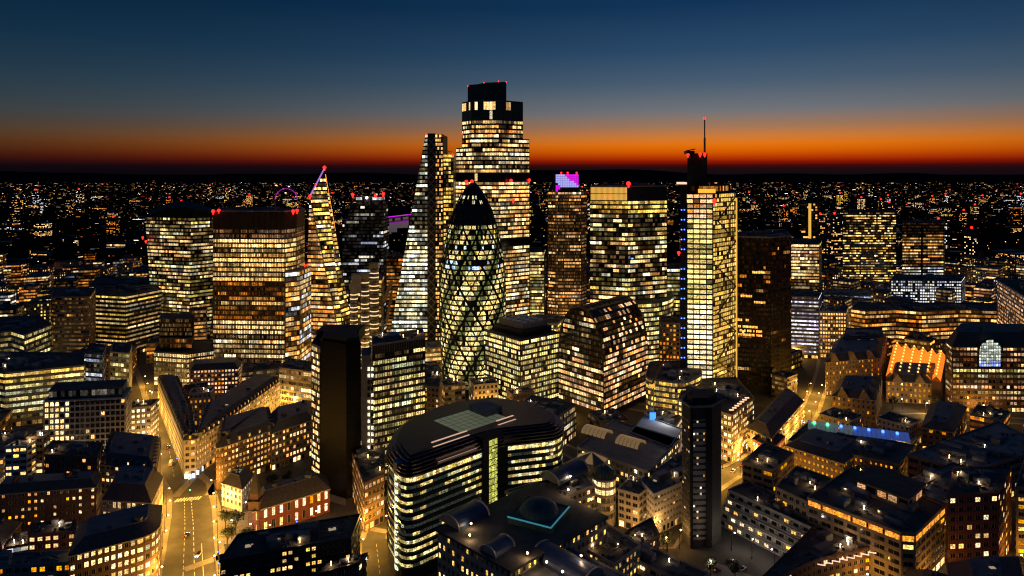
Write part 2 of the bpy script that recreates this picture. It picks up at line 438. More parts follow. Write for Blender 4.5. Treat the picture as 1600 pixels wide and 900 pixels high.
def slope_roof(root, poly, z, rise, inset, r, roofmat='slate', dorm=0, pal=None, flat='lead', p=.5, chim=0):
    o, i_ = offset(poly, .4), offset(poly, -inset); n = len(poly); mb = MB()
    for k in range(n):
        j = (k + 1) % n
        mb.face([(o[k].x, o[k].y, z), (o[j].x, o[j].y, z), (i_[j].x, i_[j].y, z + rise), (i_[k].x, i_[k].y, z + rise)])
    mb.face([(q.x, q.y, z - .02) for q in o][::-1])
    rf = part('roof', mb, roofmat, root)
    mb = MB(); mb.prism(offset(i_, .12), z + rise - .05, z + rise + .2); part('roof_top', mb, flat, root)
    mb = MB(); mb.prism(offset(poly, .55), z - .7, z - .1, True, True); part('cornice', mb, 'stone', root)
    if dorm:
        for k in range(n):
            a, b = poly[k], poly[(k + 1) % n]; Ln = (b - a).length; nd = int(Ln / dorm)
            if nd < 1 or Ln < 6: continue
            u = (b - a).normalized(); nn = V((u.y, -u.x)); ang = math.atan2(u.y, u.x)
            for j in range(nd):
                c = a + u * ((j + .5) * Ln / nd); dp = inset * .75; w_ = .75; hh = rise * .62
                mb = MB(); q = [c - u * w_ + nn * .05, c + u * w_ + nn * .05, c + u * w_ - nn * dp, c - u * w_ - nn * dp]
                mb.prism(ccw(q), z + .1, z + .2 + hh); d = part('dormer', mb, flat, root)
                on = r.random() < p; kb = r.choice([.5, .8, 1.]); col = tuple(x * kb for x in pick(pal or WARM, r)) if on else (0, 0, 0)
                window_obj(d, 1.1, hh * .7, V((c.x + nn.x * .1, c.y + nn.y * .1, z + .15 + hh * .5)), ang, quant(col), 'stone')
    c = centroid(poly)
    if c.y < 560:
        for k in range(3):
            q = c.lerp(i_[k % n], r.uniform(.2, .75)); s_ = r.uniform(.6, 1.8); mb = MB(); mb.box(q.x - s_, q.x + s_, q.y - .9, q.y + .9, z + rise, z + rise + r.uniform(.7, 2.2)); part('roof_plant', mb, r.choice(['grey_panel', 'gravel_roof', 'lead']), root)
        for k in range(r.choice([0, 1, 2])):
            q = c.lerp(i_[(k + 1) % n], r.uniform(.1, .7)); mb = MB(); mb.box(q.x - 1.1, q.x + 1.1, q.y - .7, q.y + .7, z + rise + .1, z + rise + .5); part('skylight', mb, r.choice(['sky_lit', 'blue_glass']), root)
    for k in range(chim):
        q = i_[k % n].lerp(c, r.uniform(.1, .6)); mb = MB(); mb.box(q.x - .6, q.x + .6, q.y - 1.4, q.y + 1.4, z + rise * .3, z + rise + 2.2)
        for s_ in (-.8, 0, .8): mb.box(q.x - .2, q.x + .2, q.y + s_ - .2, q.y + s_ + .2, z + rise + 2.2, z + rise + 2.9)
        part('chimney', mb, 'brown_brick', root)

def block(name, label, cat, foot, h, st, seed, z0=0., roof='flat', ground=4.2, group=None, rows='face', plant=2, tiers=(), core=None, roofmat='felt', root=None, occ=True, **rk):
    foot = ccw(foot); c = centroid(foot); r = rnd(seed * 7 + 1)
    if root is None: root = thing(name, label, cat, (c.x, c.y, z0), group)
    if occ: OCC.append(foot)
    mb = MB(); mb.prism(foot, z0, h, True); part('wall', mb, core or st['wall'], root)
    facade(root, walls_of(foot, z0, h), st, seed, z0 + (ground if z0 == 0 else 0), h, rows)
    if z0 == 0 and ground > 2:
        g = dict(st); g.update(fh=ground, bw=max(3.2, st['bw']), p=st.get('gp', .55), sill=.12, head=.82, indiv=False, mode='rand', pal=st.get('gpal', WARM), noband=True, pw=.7, pier=1, indiv_pier=False, fins=None)
        facade(root, walls_of(foot, 0, ground - .05), g, seed + 5, 0.05, ground - .05, 'all')
    if roof == 'flat': flat_roof(root, foot, h, r, roofmat, plant=plant, wall=st.get('bmat', st['wall']), **rk)
    elif roof == 'slope': slope_roof(root, foot, h, r=r, **rk)
    return root
def LNR(L, N, R):                                   # three visible corners, the fourth completes the parallelogram
    L, N, R = V(L), V(N), V(R); return [L, N, R, L + R - N]
def roofquad(h, l, n, r_):                          # the same from roof-corner pixels and the roof height
    return LNR(G(*l, h), G(*n, h), G(*r_, h))

def sty(**k):
    d = dict(fh=3.9, bw=1.8, sill=.3, head=.92, gap=.12, p=.65, pal=WHITE, wall='dark_metal', rec=.25, mode='runs'); d.update(k); return d
# ================================================================== the ground
mb = MB(); mb.face([(-40000, -200, -.3), (40000, -200, -.3), (40000, 42000, -.3), (-40000, 42000, -.3)]); structure('far_ground', mb, 'plain')
mb = MB(); mb.face([(-1500, 150, 0), (1500, 150, 0), (1500, 1500, 0), (-1500, 1500, 0)]); structure('ground', mb, 'ground')
# ================================================================== the tall towers
def red_light(root, pts, s=1.0, name='warning_light'):
    for p in pts:
        mb = MB(); mb.ball(p, s, 8, 5); mb.box(p[0] - s * .3, p[0] + s * .3, p[1] - s * .3, p[1] + s * .3, p[2] - s * 1.8, p[2] - s * .7)
        part(name, mb, 'red_lamp', root)
def lamp_at(px, py, d): return (X(px, d), d, Zr(py, d))

# ---- bullet-shaped tower with a diagonal lattice
def bullet_tower():
    d = 592.; cx = X(739, d); zt = 180.
    root = thing('bullet_shaped_tower', 'bullet-shaped glass tower wrapped in a diagonal lattice, two red lamps on its tip', 'skyscraper', (cx, d, 0))
    prof = [(0, 24.4), (15, 25.8), (35, 27.4), (60, 28.3), (75, 28.4), (95, 27.8), (112, 26.3), (128, 23.6), (142, 20.2), (154, 16.4), (163, 12.6), (170, 9), (175, 5.6), (178.5, 2.6), (180, .6)]
    def R(z):
        for (a, ra), (b, rb) in zip(prof, prof[1:]):
            if a <= z <= b:
                t = (z - a) / (b - a); return ra + (rb - ra) * t
        return .5
    OCC.append([V((cx + 27 * math.cos(a), d + 27 * math.sin(a))) for a in [i * math.pi / 4 for i in range(8)]])
    def pt(th, z, o=0.): r_ = R(z) + o; return (cx + r_ * math.cos(th), d + r_ * math.sin(th), z)
    n = 72; mb = MB(); zs = [i * 3. for i in range(60)] + [180]
    for a, b in zip(zs, zs[1:]):
        for j in range(36):
            t0, t1 = 2 * math.pi * j / 36, 2 * math.pi * (j + 1) / 36
            mb.face([pt(t0, a, -.3), pt(t1, a, -.3), pt(t1, b, -.3), pt(t0, b, -.3)])
    part('wall', mb, 'black', root)
    r = rnd(11); fh = 4.15; z0 = 6.
    for k in range(41):
        a, b = z0 + k * fh + fh * .16, z0 + (k + 1) * fh - fh * .08
        if b > 178: break
        mb = MB(); fr = a / zt
        for j in range(n):
            t0, t1 = 2 * math.pi * (j + .04) / n, 2 * math.pi * (j + .96) / n
            sp = ((j * 360 / n - k * 5.0) % 60) < 24
            if a > 143: on = r.random() < (.0 if a < 160 or a > 168 else .35); c = (.8, .75, .4)
            elif k in (25, 28): on = r.random() < .35; c = (.7, .85, .9)
            else: on = r.random() < (.93 if not sp else .8); c = pick(GREEN, r) if k != 24 else r.choice([(1, .5, .15), (.5, .7, 1)])
            if on and sp and a < 140: c = (.16, .17, .05) if r.random() < .7 else (.07, .08, .03)
            kk = r.choice([.3, .5, .7, .85, 1.]) * (.85 if fr < .5 else .7)
            mb.face([pt(t0, a, .02), pt(t1, a, .02), pt(t1, b, .02), pt(t0, b, .02)], tuple(x * kk for x in c) if on else (0, 0, 0))
        part('window_row', mb, 'window', root, attr=True, kind='stuff')
        mb = MB(); a, b = z0 + k * fh - .45, z0 + k * fh + .85
        for j in range(36):
            t0, t1 = 2 * math.pi * j / 36, 2 * math.pi * (j + 1) / 36
            mb.face([pt(t0, a, .22), pt(t1, a, .22), pt(t1, b, .22), pt(t0, b, .22)])
            mb.face([pt(t0, b, .22), pt(t1, b, .22), pt(t1, b, -.2), pt(t0, b, -.2)]); mb.face([pt(t0, a, .22), pt(t1, a, .22), pt(t1, a, -.2), pt(t0, a, -.2)])
        part('floor_band', mb, 'black', root)
    for s in (-1, 1):
        for j in range(18):
            mb = MB(); th = j * 20.; z = 0.; prev = None
            while z < 170:
                a = math.radians(th); dw = (1.05 if j % 3 == 0 else .5) / max(R(z), 9) * max(.45, R(z) / 28)
                cur = [pt(a - dw, z, .1), pt(a - dw, z, .62), pt(a + dw, z, .62), pt(a + dw, z, .1)]
                if prev:
                    for q in range(4): mb.face([prev[q], prev[(q + 1) % 4], cur[(q + 1) % 4], cur[q]])
                prev = cur; z += fh / 2; th += s * 2.5
            part('diagonal_brace', mb, 'black', root)
    red_light(root, [lamp_at(728.5, 284, d - 1), lamp_at(737.5, 283.5, d - 1)], 1.5)
bullet_tower()

# ---- tallest tower, stepped glass
def tallest():
    d = 705.
    st = sty(fh=4.1, bw=2.3, head=.86, p=lambda f: .78 if f < .9 else .5, pal=lambda f, r: WHITE if r.random() < .8 else WARM, wall='dark_metal', rec=.15, pw=.16, gap=.25, run=5, sill=.26)
    base = [P(713, d + 26), P(737, d + 4), P(779, d), P(827, d + 22), P(823, d + 66), P(722, d + 66)]
    root = thing('tallest_glass_tower', 'tallest tower, stepped dark glass with lit storeys and a plain dark crown', 'skyscraper', (X(770, d), d + 25, 0))
    zA, zB, zC = Zr(226, d), Zr(158, d), Zr(129, d + 20)
    OCC.append(ccw(base))
    segs = [(0, Zr(283, d), .85), (Zr(270, d), zA, .82)]
    def tier(f, a, b, p, sd, dark=False):
        f = ccw(f); mb = MB(); mb.prism(f, a, b); part('wall', mb, 'dark_metal', root)
        if not dark:
            s2 = dict(st); s2['p'] = p; facade(root, walls_of(f, a, b), s2, sd, a, b)
        else:
            s2 = dict(st); s2.update(p=p, dim=0, fh=6.5, bw=3.2, mode='rand', br=.6, wall='blue_glass', sill=.08, head=.97, pw=.08); facade(root, walls_of(f, a, b), s2, sd, a, b)
    tier(base, 0, Zr(386, d), .9, 1); tier(base, Zr(386, d), Zr(374, d), .02, 2, True); tier(base, Zr(374, d), Zr(284, d), .92, 3)
    tier(base, Zr(284, d), Zr(271, d), .03, 4, True); tier(base, Zr(271, d), Zr(231, d), .9, 5)
    left = [P(722, d + 26), P(737, d + 4), P(779, d), P(827, d + 22), P(823, d + 66), P(722, d + 66)]
    mb = MB(); mb.prism(ccw(base), Zr(231, d) - .3, Zr(231, d) + .6); part('terrace', mb, 'felt', root)
    tier(left, Zr(231, d) + .6, Zr(217, d), .7, 6)
    up = [P(722, d + 26), P(737, d + 6), P(779, d + 2), P(817, d + 20), P(815, d + 62), P(724, d + 62)]
    mb = MB(); mb.prism(ccw(left), Zr(217, d), Zr(217, d) + .6); part('terrace', mb, 'felt', root)
    tier(up, Zr(217, d) + .6, Zr(187, d), .85, 7); tier(up, Zr(187, d), Zr(172, d), .06, 8, True); tier(up, Zr(172, d), Zr(158, d), .35, 9, True)
    mb = MB(); mb.prism(ccw(up), Zr(158, d), Zr(156, d)); part('roof', mb, 'lead', root)
    cr = [P(731, d + 30), P(756, d + 18), P(791, d + 24), P(790, d + 52), P(732, d + 54)]
    tier(cr, Zr(156, d), Zr(131, d + 20), .015, 10, True)
    q = ccw(cr); mb = MB(); za = Zr(131, d + 20)
    mb.hull8([(p.x, p.y, za) for p in q], [(p.x, p.y, Zr(134 if p.x < X(740, d) else (129.5 if p.x < X(765, d) else 127), d + 20)) for p in q]); part('crown', mb, 'blue_glass', root)
    red_light(root, [lamp_at(731, 134, d + 29), lamp_at(756, 129, d + 18), lamp_at(779, 127, d + 22), lamp_at(791, 128, d + 24)], .55)
    red_light(root, [lamp_at(722.5, 209, d + 3), lamp_at(799, 205, d + 5)], .8)
    red_light(root, [lamp_at(798.5, 282, d + 4), lamp_at(827, 281.5, d + 20), lamp_at(802, 313, d + 6)], 1.6)
tallest()

# ---- wedge tower
def wedge():
    d = 690.; zt = Zr(210, d)
    root = thing('wedge_shaped_tower', 'dark wedge-shaped tower sloping up from the left, zigzag bracing on its core', 'skyscraper', (X(655, d), d + 20, 0))
    L0, Lt, R0 = X(603, d), X(665, d), X(668, d); bk = d + 50
    OCC.append([V((L0, d)), V((X(708, d), d)), V((X(708, d), bk)), V((L0, bk))])
    poly = [V((L0, d, 0)), V((R0, d, 0)), V((R0, d, zt)), V((Lt, d, zt))]
    mb = MB(); mb.hull8(poly, [p + V((0, 50, 0)) for p in poly]); part('wall', mb, 'black', root)
    st = sty(fh=4.15, bw=2.6, p=lambda f: .9 if f < .42 else (.7 if f < .6 else .32), pal=lambda f, r: [((.9, .95, .8), 4), ((1, .85, .5), 3)] if f > .1 else AMBER, wall='black', rec=.3, pw=.16, br=.8, sill=.3)
    facade(root, [poly], st, 31, 4, zt)
    facade(root, [[V((L0, bk, 0)), V((L0, d, 0)), V((Lt, d, zt)), V((Lt, bk, zt))]], sty(fh=8.3, bw=6, p=.2, wall='black', pier=1, pw=.5, pal=WARM, br=.5), 32, 4, zt)
    # core column with zigzag bracing, then the plain strip at its right
    a, b = X(668.3, d), X(680, d)
    mb = MB(); mb.box(a, b, d - 2, bk - 2, 0, zt + 1); part('core', mb, 'dark_metal', root)
    for k in range(26):
        z = 6 + k * 8.3; mb = MB()
        if z + 8.3 > zt: break
        m_ = (a + b) / 2; mb.bar((a, d - 2.3, z), (m_, d - 2.3, z + 4.1), .8); mb.bar((m_, d - 2.3, z + 4.1), (a, d - 2.3, z + 8.3), .8)
        mb.bar((b, d - 2.3, z), (m_, d - 2.3, z + 4.1), .8); mb.bar((m_, d - 2.3, z + 4.1), (b, d - 2.3, z + 8.3), .8)
        part('zigzag_brace', mb, 'steel', root)
    c = X(692, d); mb = MB(); mb.box(b + .1, c, d - .5, bk, 0, zt); part('side_core', mb, 'black', root)
    facade(root, [[V((b + .3, d - .5, 0)), V((c, d - .5, 0)), V((c, d - .5, zt)), V((b + .3, d - .5, zt))]], sty(fh=4.15, bw=2., p=.55, mode='rand', wall='black', pal=WARM, br=.8, pw=.3), 33, 4, zt)
    e = X(708, d); z2 = Zr(241, d); mb = MB(); mb.box(c + .1, e, d + 4, bk - 6, 0, z2); part('lift_core', mb, 'dark_metal', root)
    facade(root, [[V((c + .2, d + 4, 0)), V((e, d + 4, 0)), V((e, d + 4, z2)), V((c + .2, d + 4, z2))]], sty(fh=4.15, bw=2.6, p=.6, mode='rand', wall='bronze', pal=YELLOW, br=.8, pw=.3), 34, 4, z2)
    mb = MB(); mb.bar((X(697, d), d + 10, z2), (X(700, d), d + 14, z2 + 4), .6); mb.bar((X(697, d), d + 10, z2 + 3), (X(704, d), d + 14, z2 + 3), .5); part('roof_crane', mb, 'steel', root)
    red_light(root, [lamp_at(666, 210, d), lamp_at(677, 210, d), lamp_at(690, 212.5, d)], .8); red_light(root, [lamp_at(707, 242, d + 4)], 1.2)
wedge()

# ---- pointed angular tower
def angular():
    d = 655.
    root = thing('angular_pointed_tower', 'angular pointed glass tower with a purple-lit slanted top and red lamp on its apex', 'skyscraper', (X(510, d), d + 15, 0))
    A = V(lamp_at(507, 263, d + 14)); S = V(lamp_at(484, 307, d)); Lb = V((X(474, d), d, 0)); M = V((X(545, d), d - 8, 0)); R_ = V((X(556, d), d + 12, 0)); Bk = V((X(482, d), d + 45, 0))
    T2 = V(lamp_at(505, 300, d + 40))
    OCC.append(ccw([(p.x, p.y) for p in (Lb, M, R_, Bk)]))
    mb = MB()
    for f in ((Lb, M, S), (M, A, S), (M, R_, A), (R_, Bk, T2), (R_, T2, A), (Bk, Lb, S), (Bk, S, T2), (T2, S, A)): mb.face(f)
    part('wall', mb, 'dark_metal', root)
    st = sty(fh=4.0, bw=2.4, p=.72, pal=lambda f, r: YELLOW if r.random() < .6 else WHITE, wall='bronze', rec=.2, run=6, pw=.12)
    facade(root, [[Lb, M, S]], dict(st, pal=lambda f, r: WARM if r.random() < .6 else PEACH, p=lambda f: .85), 41, 4, S.z)
    facade(root, [[M, A, S]], dict(st, bw=2.2, p=.8), 42, 4, A.z - 10); facade(root, [[M, R_, A]], dict(st, bw=2.2, p=.8), 43, 4, A.z - 12)
    mb = MB(); mb.bar(S, A, 1.0); part('lit_edge', mb, 'purple_strip', root)
    mb = MB(); mb.bar(M, S, .7); part('corner_trim', mb, 'steel', root)
    q = lambda t: R_.lerp(A, t) + V((.2, -.4, 0))
    mb = MB(); mb.hull8([q(.68), q(.68) + V((-2.2, -.2, 0)), q(.68) + V((-2.2, .5, 0)), q(.68) + V((0, .5, 0))], [q(.97), q(.97) + V((-.7, -.2, 0)), q(.97) + V((-.7, .5, 0)), q(.97) + V((0, .5, 0))]); part('lit_fin', mb, 'orange_strip', root)
    red_light(root, [tuple(A + V((0, 0, .8)))], 1.7); red_light(root, [tuple(S + V((.5, -1, .3)))], 1.5); red_light(root, [tuple(S.lerp(A, .42) + V((0, -1, 0)))], .8)
    red_light(root, [lamp_at(474, 416, d - 2), lamp_at(479, 414, d - 2)], .8)
angular()

# ---- tower with glowing tall storeys and a fluted dark crown
def fluted():
    d = 604.; zt = Zr(331, d)
    root = thing('glowing_slab_tower', 'broad slab tower with glowing golden upper storeys under a dark ribbed crown', 'skyscraper', (X(400, d), d + 30, 0))
    f = [P(333, d + 4), P(445, d), P(463, d + 14), P(476, d + 44), P(350, d + 60)]
    OCC.append(ccw(f)); zc = Zr(358, d); f = ccw(f)
    mb = MB(); mb.prism(f, 0, zt); part('wall', mb, 'bronze', root)
    def p(fr): return .55 if fr > .92 else (.98 if fr > .66 else (.5 if fr > .4 else (.93 if fr > .13 else .25)))
    def br(fr): return .45 if fr > .92 else (1.25 if fr > .66 else (.55 if fr > .4 else (.85 if fr > .13 else .4)))
    def pal(fr, r): return PEACH if fr > .92 else ([((1, .62, .24), 6), ((1, .54, .16), 2)] if fr > .66 else (AMBER if fr > .4 and r.random() < .7 else WHITE))
    st = sty(fh=4.25, bw=1.5, p=p, pal=pal, wall='bronze', rec=.3, pw=.4, sill=.2, head=.84, br=br, run=12, gap=.4)
    facade(root, walls_of(f, 0, zc), st, 51, 5, zc)
    mb = MB()
    for w_ in walls_of(f, zc, zt):
        Ln = (w_[1] - w_[0]).length; u = (w_[1] - w_[0]).normalized(); nn = V((u.y, -u.x, 0))
        for j in range(int(Ln / 1.1)):
            a = w_[0] + u * (j * 1.1 + .3); mb.hull8([a, a + u * .35, a + u * .35 + nn * .6, a + nn * .6], [q + V((0, 0, zt - zc)) for q in (a, a + u * .35, a + u * .35 + nn * .6, a + nn * .6)])
    part('crown_fins', mb, 'bronze', root, kind='stuff')
    flat_roof(root, f, zt, rnd(3), 'felt', plant=2)
    # lower wing at the right
    f2 = ccw([P(446, d - 12), P(468, d - 4), P(486, d + 26), P(447, d + 26)]); zw = Zr(424, d - 4)
    mb = MB(); mb.prism(f2, 0, zw); part('wing', mb, 'bronze', root)
    facade(root, walls_of(f2, 0, zw), sty(fh=4.25, bw=2.6, p=.7, pal=lambda f, r: r.choice([WARM, WHITE, WARM, COOL]), wall='bronze', rec=.3, sill=.2, run=3), 52, 5, zw)
    flat_roof(root, f2, zw, rnd(4), 'felt', plant=0)
    red_light(root, [lamp_at(333, 330, d), lamp_at(342, 329, d + 4), lamp_at(458, 330, d + 2), lamp_at(464, 329, d + 14)], 1.5)
    red_light(root, [lamp_at(476, 415, d - 14), lamp_at(480, 414, d - 14)], .7)
fluted()

# ---- flared tower
def flared():
    d = 752.
    root = thing('flared_curved_tower', 'tower that widens towards its dark curved roof, left of the golden slab', 'skyscraper', (X(280, d), d + 25, 0))
    zt = Zr(340, d)
    b = [P(240, d + 14), P(296, d), P(329, d + 16), P(318, d + 55), P(252, d + 58)]; c_ = centroid(b); t = [c_ + (q - c_) * 1.27 for q in b]
    OCC.append(ccw(t)); n = 5
    mb = MB(); mb.hull8([(p.x, p.y, 0) for p in b], [(p.x, p.y, zt) for p in t]); part('wall', mb, 'dark_metal', root)
    faces = [[V((b[i].x, b[i].y, 0)), V((b[(i + 1) % n].x, b[(i + 1) % n].y, 0)), V((t[(i + 1) % n].x, t[(i + 1) % n].y, zt)), V((t[i].x, t[i].y, zt))] for i in range(n)]
    facade(root, faces[:4], sty(fh=4.0, bw=2.2, p=.62, pal=lambda f, r: GREEN if r.random() < .5 else WHITE, br=.62, wall='dark_metal', rec=.2, run=9, pw=.1, sill=.35), 61, 4, zt)
    # arched roof garden
    mb = MB(); prev = None
    for k in range(13):
        s = k / 12; a = t[0].lerp(t[1], min(1, s * 1.35)) if s * 1.35 <= 1 else t[1].lerp(t[2], (s * 1.35 - 1) / .35)
        c = t[4].lerp(t[3], s); hz = zt + 1 + 20 * math.sin(math.pi * (.12 + .8 * s)) ** .9 * (.55 + .5 * s)
        cur = (V((a.x, a.y, zt)), V((a.x, a.y, hz - 5 if 0 < k < 12 else hz - 5)), V(((a.x + c.x) / 2, (a.y + c.y) / 2, hz)), V((c.x, c.y, hz - 6)), V((c.x, c.y, zt)))
        if prev:
            for i in range(4): mb.face([prev[i], cur[i], cur[i + 1], prev[i + 1]])
        prev = cur
    part('roof', mb, 'black', root)
    mb = MB(); c0 = X(324, d); prev = None
    for k in range(11):
        a = math.pi * k / 10; q = (c0 - 14 * math.cos(a), d + 10, Zr(330, d) + 17 * math.sin(a))
        if prev: mb.bar(prev, q, .7)
        prev = q
    part('roof_arch', mb, 'steel', root)
    red_light(root, [lamp_at(223, 371, d + 6), lamp_at(228, 377, d + 6)], 1.2)
flared()

# ---- dark stepped tower with white rooftop lamp
def dark_stepped():
    d = 800.; st = sty(fh=4., bw=2.4, p=lambda f: .16, dim=.1, pal=COOL, br=.5, wall='black', rec=.15, run=8)
    root = thing('dark_stepped_tower', 'dark stepped glass tower with red lamps and a white roof lamp behind the angular tower', 'skyscraper', (X(570, d), d + 20, 0))
    for f, z0, z1, sd, pp in (([P(535, d), P(599, d), P(608, d + 30), P(540, d + 40)], 0, Zr(345, d), 1, .2), ([P(544, d + 4), P(599, d + 4), P(606, d + 30), P(548, d + 36)], Zr(345, d), Zr(322, d), 2, .3), ([P(556, d + 8), P(598, d + 8), P(602, d + 28), P(558, d + 34)], Zr(322, d), Zr(308, d), 3, .4)):
        f = ccw(f); mb = MB(); mb.prism(f, z0, z1); part('wall', mb, 'black', root); facade(root, walls_of(f, z0, z1), dict(st, p=pp), 70 + sd, z0, z1)
        mb = MB(); mb.prism(offset(f, .2), z1, z1 + .8); part('roof', mb, 'felt', root)
        if sd == 1: OCC.append(f)
    mb = MB(); mb.bar(lamp_at(551, 306, d + 5), lamp_at(551, 296, d + 5), .6); mb.bar(lamp_at(551, 322, d + 5), lamp_at(551, 306, d + 5), 1.2); part('mast', mb, 'steel', root)
    red_light(root, [lamp_at(551, 304, d + 3), lamp_at(587, 305, d + 6), lamp_at(599, 303, d + 6)], 1.9)
    mb = MB(); mb.ball(lamp_at(573, 309, d + 6), 1.4); part('roof_lamp', mb, 'white_lamp', root)
dark_stepped()

# ---- ribbed metal service towers (industrial-looking building)
def service_towers():
    d = 640.
    root = thing('ribbed_metal_building', 'steel-clad building with ribbed stair towers in front of the dark stepped tower', 'building', (X(572, d), d + 12, 0))
    f = ccw([P(548, d + 8), P(596, d + 8), P(600, d + 40), P(552, d + 42)]); OCC.append(f); zt = Zr(440, d)
    mb = MB(); mb.prism(f, 0, zt); part('wall', mb, 'dark_metal', root)
    facade(root, walls_of(f, 0, zt), sty(fh=4, bw=2.2, p=.5, pal=YELLOW, br=.5, wall='bronze'), 81, 4, zt)
    for px0, px1, py, dd in ((546, 557, 452, 0), (563, 575, 436, -4), (577, 590, 420, 2)):
        a, b = X(px0, d + dd), X(px1, d + dd); z = Zr(py, d + dd); y0 = d + dd; cx_, rr = (a + b) / 2, (b - a) / 2
        c = [V((cx_ + rr * math.cos(t), y0 + 4 + rr * math.sin(t))) for t in [i * math.pi / 6 for i in range(12)]]
        mb = MB(); mb.prism(c, 0, z); part('stair_tower', mb, 'steel', root)
        for k in range(int(z / 4)):
            mb = MB(); mb.prism(offset(c, .5), 2 + k * 4, 3.6 + k * 4, True, True); part('stair_landing', mb, 'steel', root)
            mb = MB(); mb.prism(offset(c, .28), 3.7 + k * 4, 4.5 + k * 4); part('window_row', mb, 'warm_strip' if (k * 7 + px0) % 3 else 'bronze', root)
        mb = MB(); mb.box(a - .5, b + .5, y0 + .5, y0 + 8, z, z + 5); part('plant_box', mb, 'steel', root)
    mb = MB(); mb.box(X(551, d), X(566, d), d - 5, d + 4, Zr(455, d), Zr(428, d)); part('tank_room', mb, 'stone', root)
    mb = MB(); mb.bar((X(600, d), d, Zr(470, d)), (X(614, d), d - 6, Zr(438, d)), 2.5); mb.bar((X(604, d), d, Zr(505, d)), (X(612, d), d, Zr(455, d)), 2.); part('service_crane', mb, 'tan_brick', root)
service_towers()

# ---- old dark tower with the LED crown
def led_tower():
    d = 800.; zt = Zr(272, d)
    root = thing('led_crowned_tower', 'slim ribbed tower wearing a magenta and lilac LED screen on its top', 'skyscraper', (X(886, d), d + 20, 0))
    f = ccw([P(856, d + 6), P(868, d + 1), P(872, d), P(908, d), P(916, d + 12), P(912, d + 44), P(862, d + 46)]); z1 = Zr(300, d); OCC.append(f)
    mb = MB(); mb.prism(f, 0, z1); part('wall', mb, 'bronze', root)
    facade(root, walls_of(f, 0, z1), sty(fh=3.9, bw=1.4, p=lambda fr: .42 if fr > .3 else .75, pal=lambda fr, r: WARM if r.random() < .7 else PEACH, br=.75, wall='bronze', rec=.35, pw=.4, run=14, gap=.45, sill=.35), 91, 4, z1)
    mb = MB(); mb.box(X(868, d), X(904, d), d + 2, d + 40, z1, zt); part('crown', mb, 'black', root)
    # LED tiles on the crown
    for i in range(10):
        for j in range(9):
            px, py = 868.5 + i * 3.6, 272.5 + j * 3.4
            if px + py * 1.0 > 1166 and j > 5: continue
            if j > 6 and 2 <= i: continue
            if j > 6 and i > 1: continue
            mag = (px - 868) * .9 + -(py - 272) > 12.5 or (i < 2 and j > 4) or (i == 2 and j == 6)
            if i == 0 and j == 4: continue
            x0, x1 = X(px, d), X(px + 3.3, d); za, zb = Zr(py + 3.1, d), Zr(py, d)
            m2 = MB(); m2.box(x0, x1, d + 1.6, d + 1.95, za, zb); part('led_tile', m2, 'magenta_led' if mag else 'lilac_led', root)
    red_light(root, [lamp_at(877, 270, d), lamp_at(887, 270, d), lamp_at(901, 270, d)], 1.1)
led_tower()

# ---- broad tower with golden plant-room panel
def golden_top():
    d = 620.; zt = Zr(292, d)
    root = thing('golden_crowned_tower', 'broad office tower with a glowing gold louvred panel across the top left', 'skyscraper', (X(982, d), d + 25, 0))
    f = ccw([P(922, d + 10), P(981, d), P(1042, d + 16), P(1034, d + 55), P(926, d + 55)]); OCC.append(f); zc = Zr(314, d)
    mb = MB(); mb.prism(f, 0, zt); part('wall', mb, 'dark_metal', root)
    def p(fr): return .97 if fr > .91 else (.4 if fr > .78 else (.5 if fr > .5 else .78))
    def pal(fr, r): return YELLOW if fr > .92 else (GREEN if r.random() < .55 else WHITE)
    facade(root, walls_of(f, 0, zc), sty(fh=4.1, bw=2.7, p=p, pal=pal, br=.85, wall='dark_metal', rec=.2, run=4, pw=.2, sill=.3, dim=.5), 101, 4, zc)
    a, b = V((P(923, d + 10).x, d + 9.5)), V((P(980, d).x, d - .4))
    for k in range(2):
        za, zb = zc + .6 + k * (zt - zc) * .48, zc + (k + 1) * (zt - zc) * .48
        for j in range(30):
            s0, s1 = a.lerp(b, j / 30), a.lerp(b, (j + .72) / 30); m2 = MB(); m2.hull8([(s0.x, s0.y, za), (s1.x, s1.y, za), (s1.x, s1.y + .3, za), (s0.x, s0.y + .3, za)], [(s0.x, s0.y, zb), (s1.x, s1.y, zb), (s1.x, s1.y + .3, zb), (s0.x, s0.y + .3, zb)])
            part('lit_louvre', m2, 'yellow_fin', root)
    flat_roof(root, f, zt, rnd(9), 'felt', plant=3)
    # curved lower wing towards the right
    w_ = rounded([P(975, d - 16), P(1030, d - 14), P(1054, d + 14), P(1050, d + 40), P(990, d + 30)], [0, 18, 14, 0, 0], 5); zw = Zr(470, d); OCC.append(w_)
    mb = MB(); mb.prism(w_, 0, zw); part('wing', mb, 'dark_metal', root)
    facade(root, walls_of(w_, 0, zw), sty(fh=4.0, bw=2.4, p=.85, pal=GREEN, br=.7, wall='dark_metal', rec=.2, run=8), 102, 4, zw, 'all')
    flat_roof(root, w_, zw, rnd(8), plant=0)
    red_light(root, [lamp_at(982, 287, d)], 2.); red_light(root, [lamp_at(943, 306, d + 2), lamp_at(952, 306, d + 2)], .5)
    mb = MB(); mb.ball(lamp_at(988, 404, d - 1), 1.2, sq=.6); part('blue_sign', mb, 'blue_lamp', root)
golden_top()

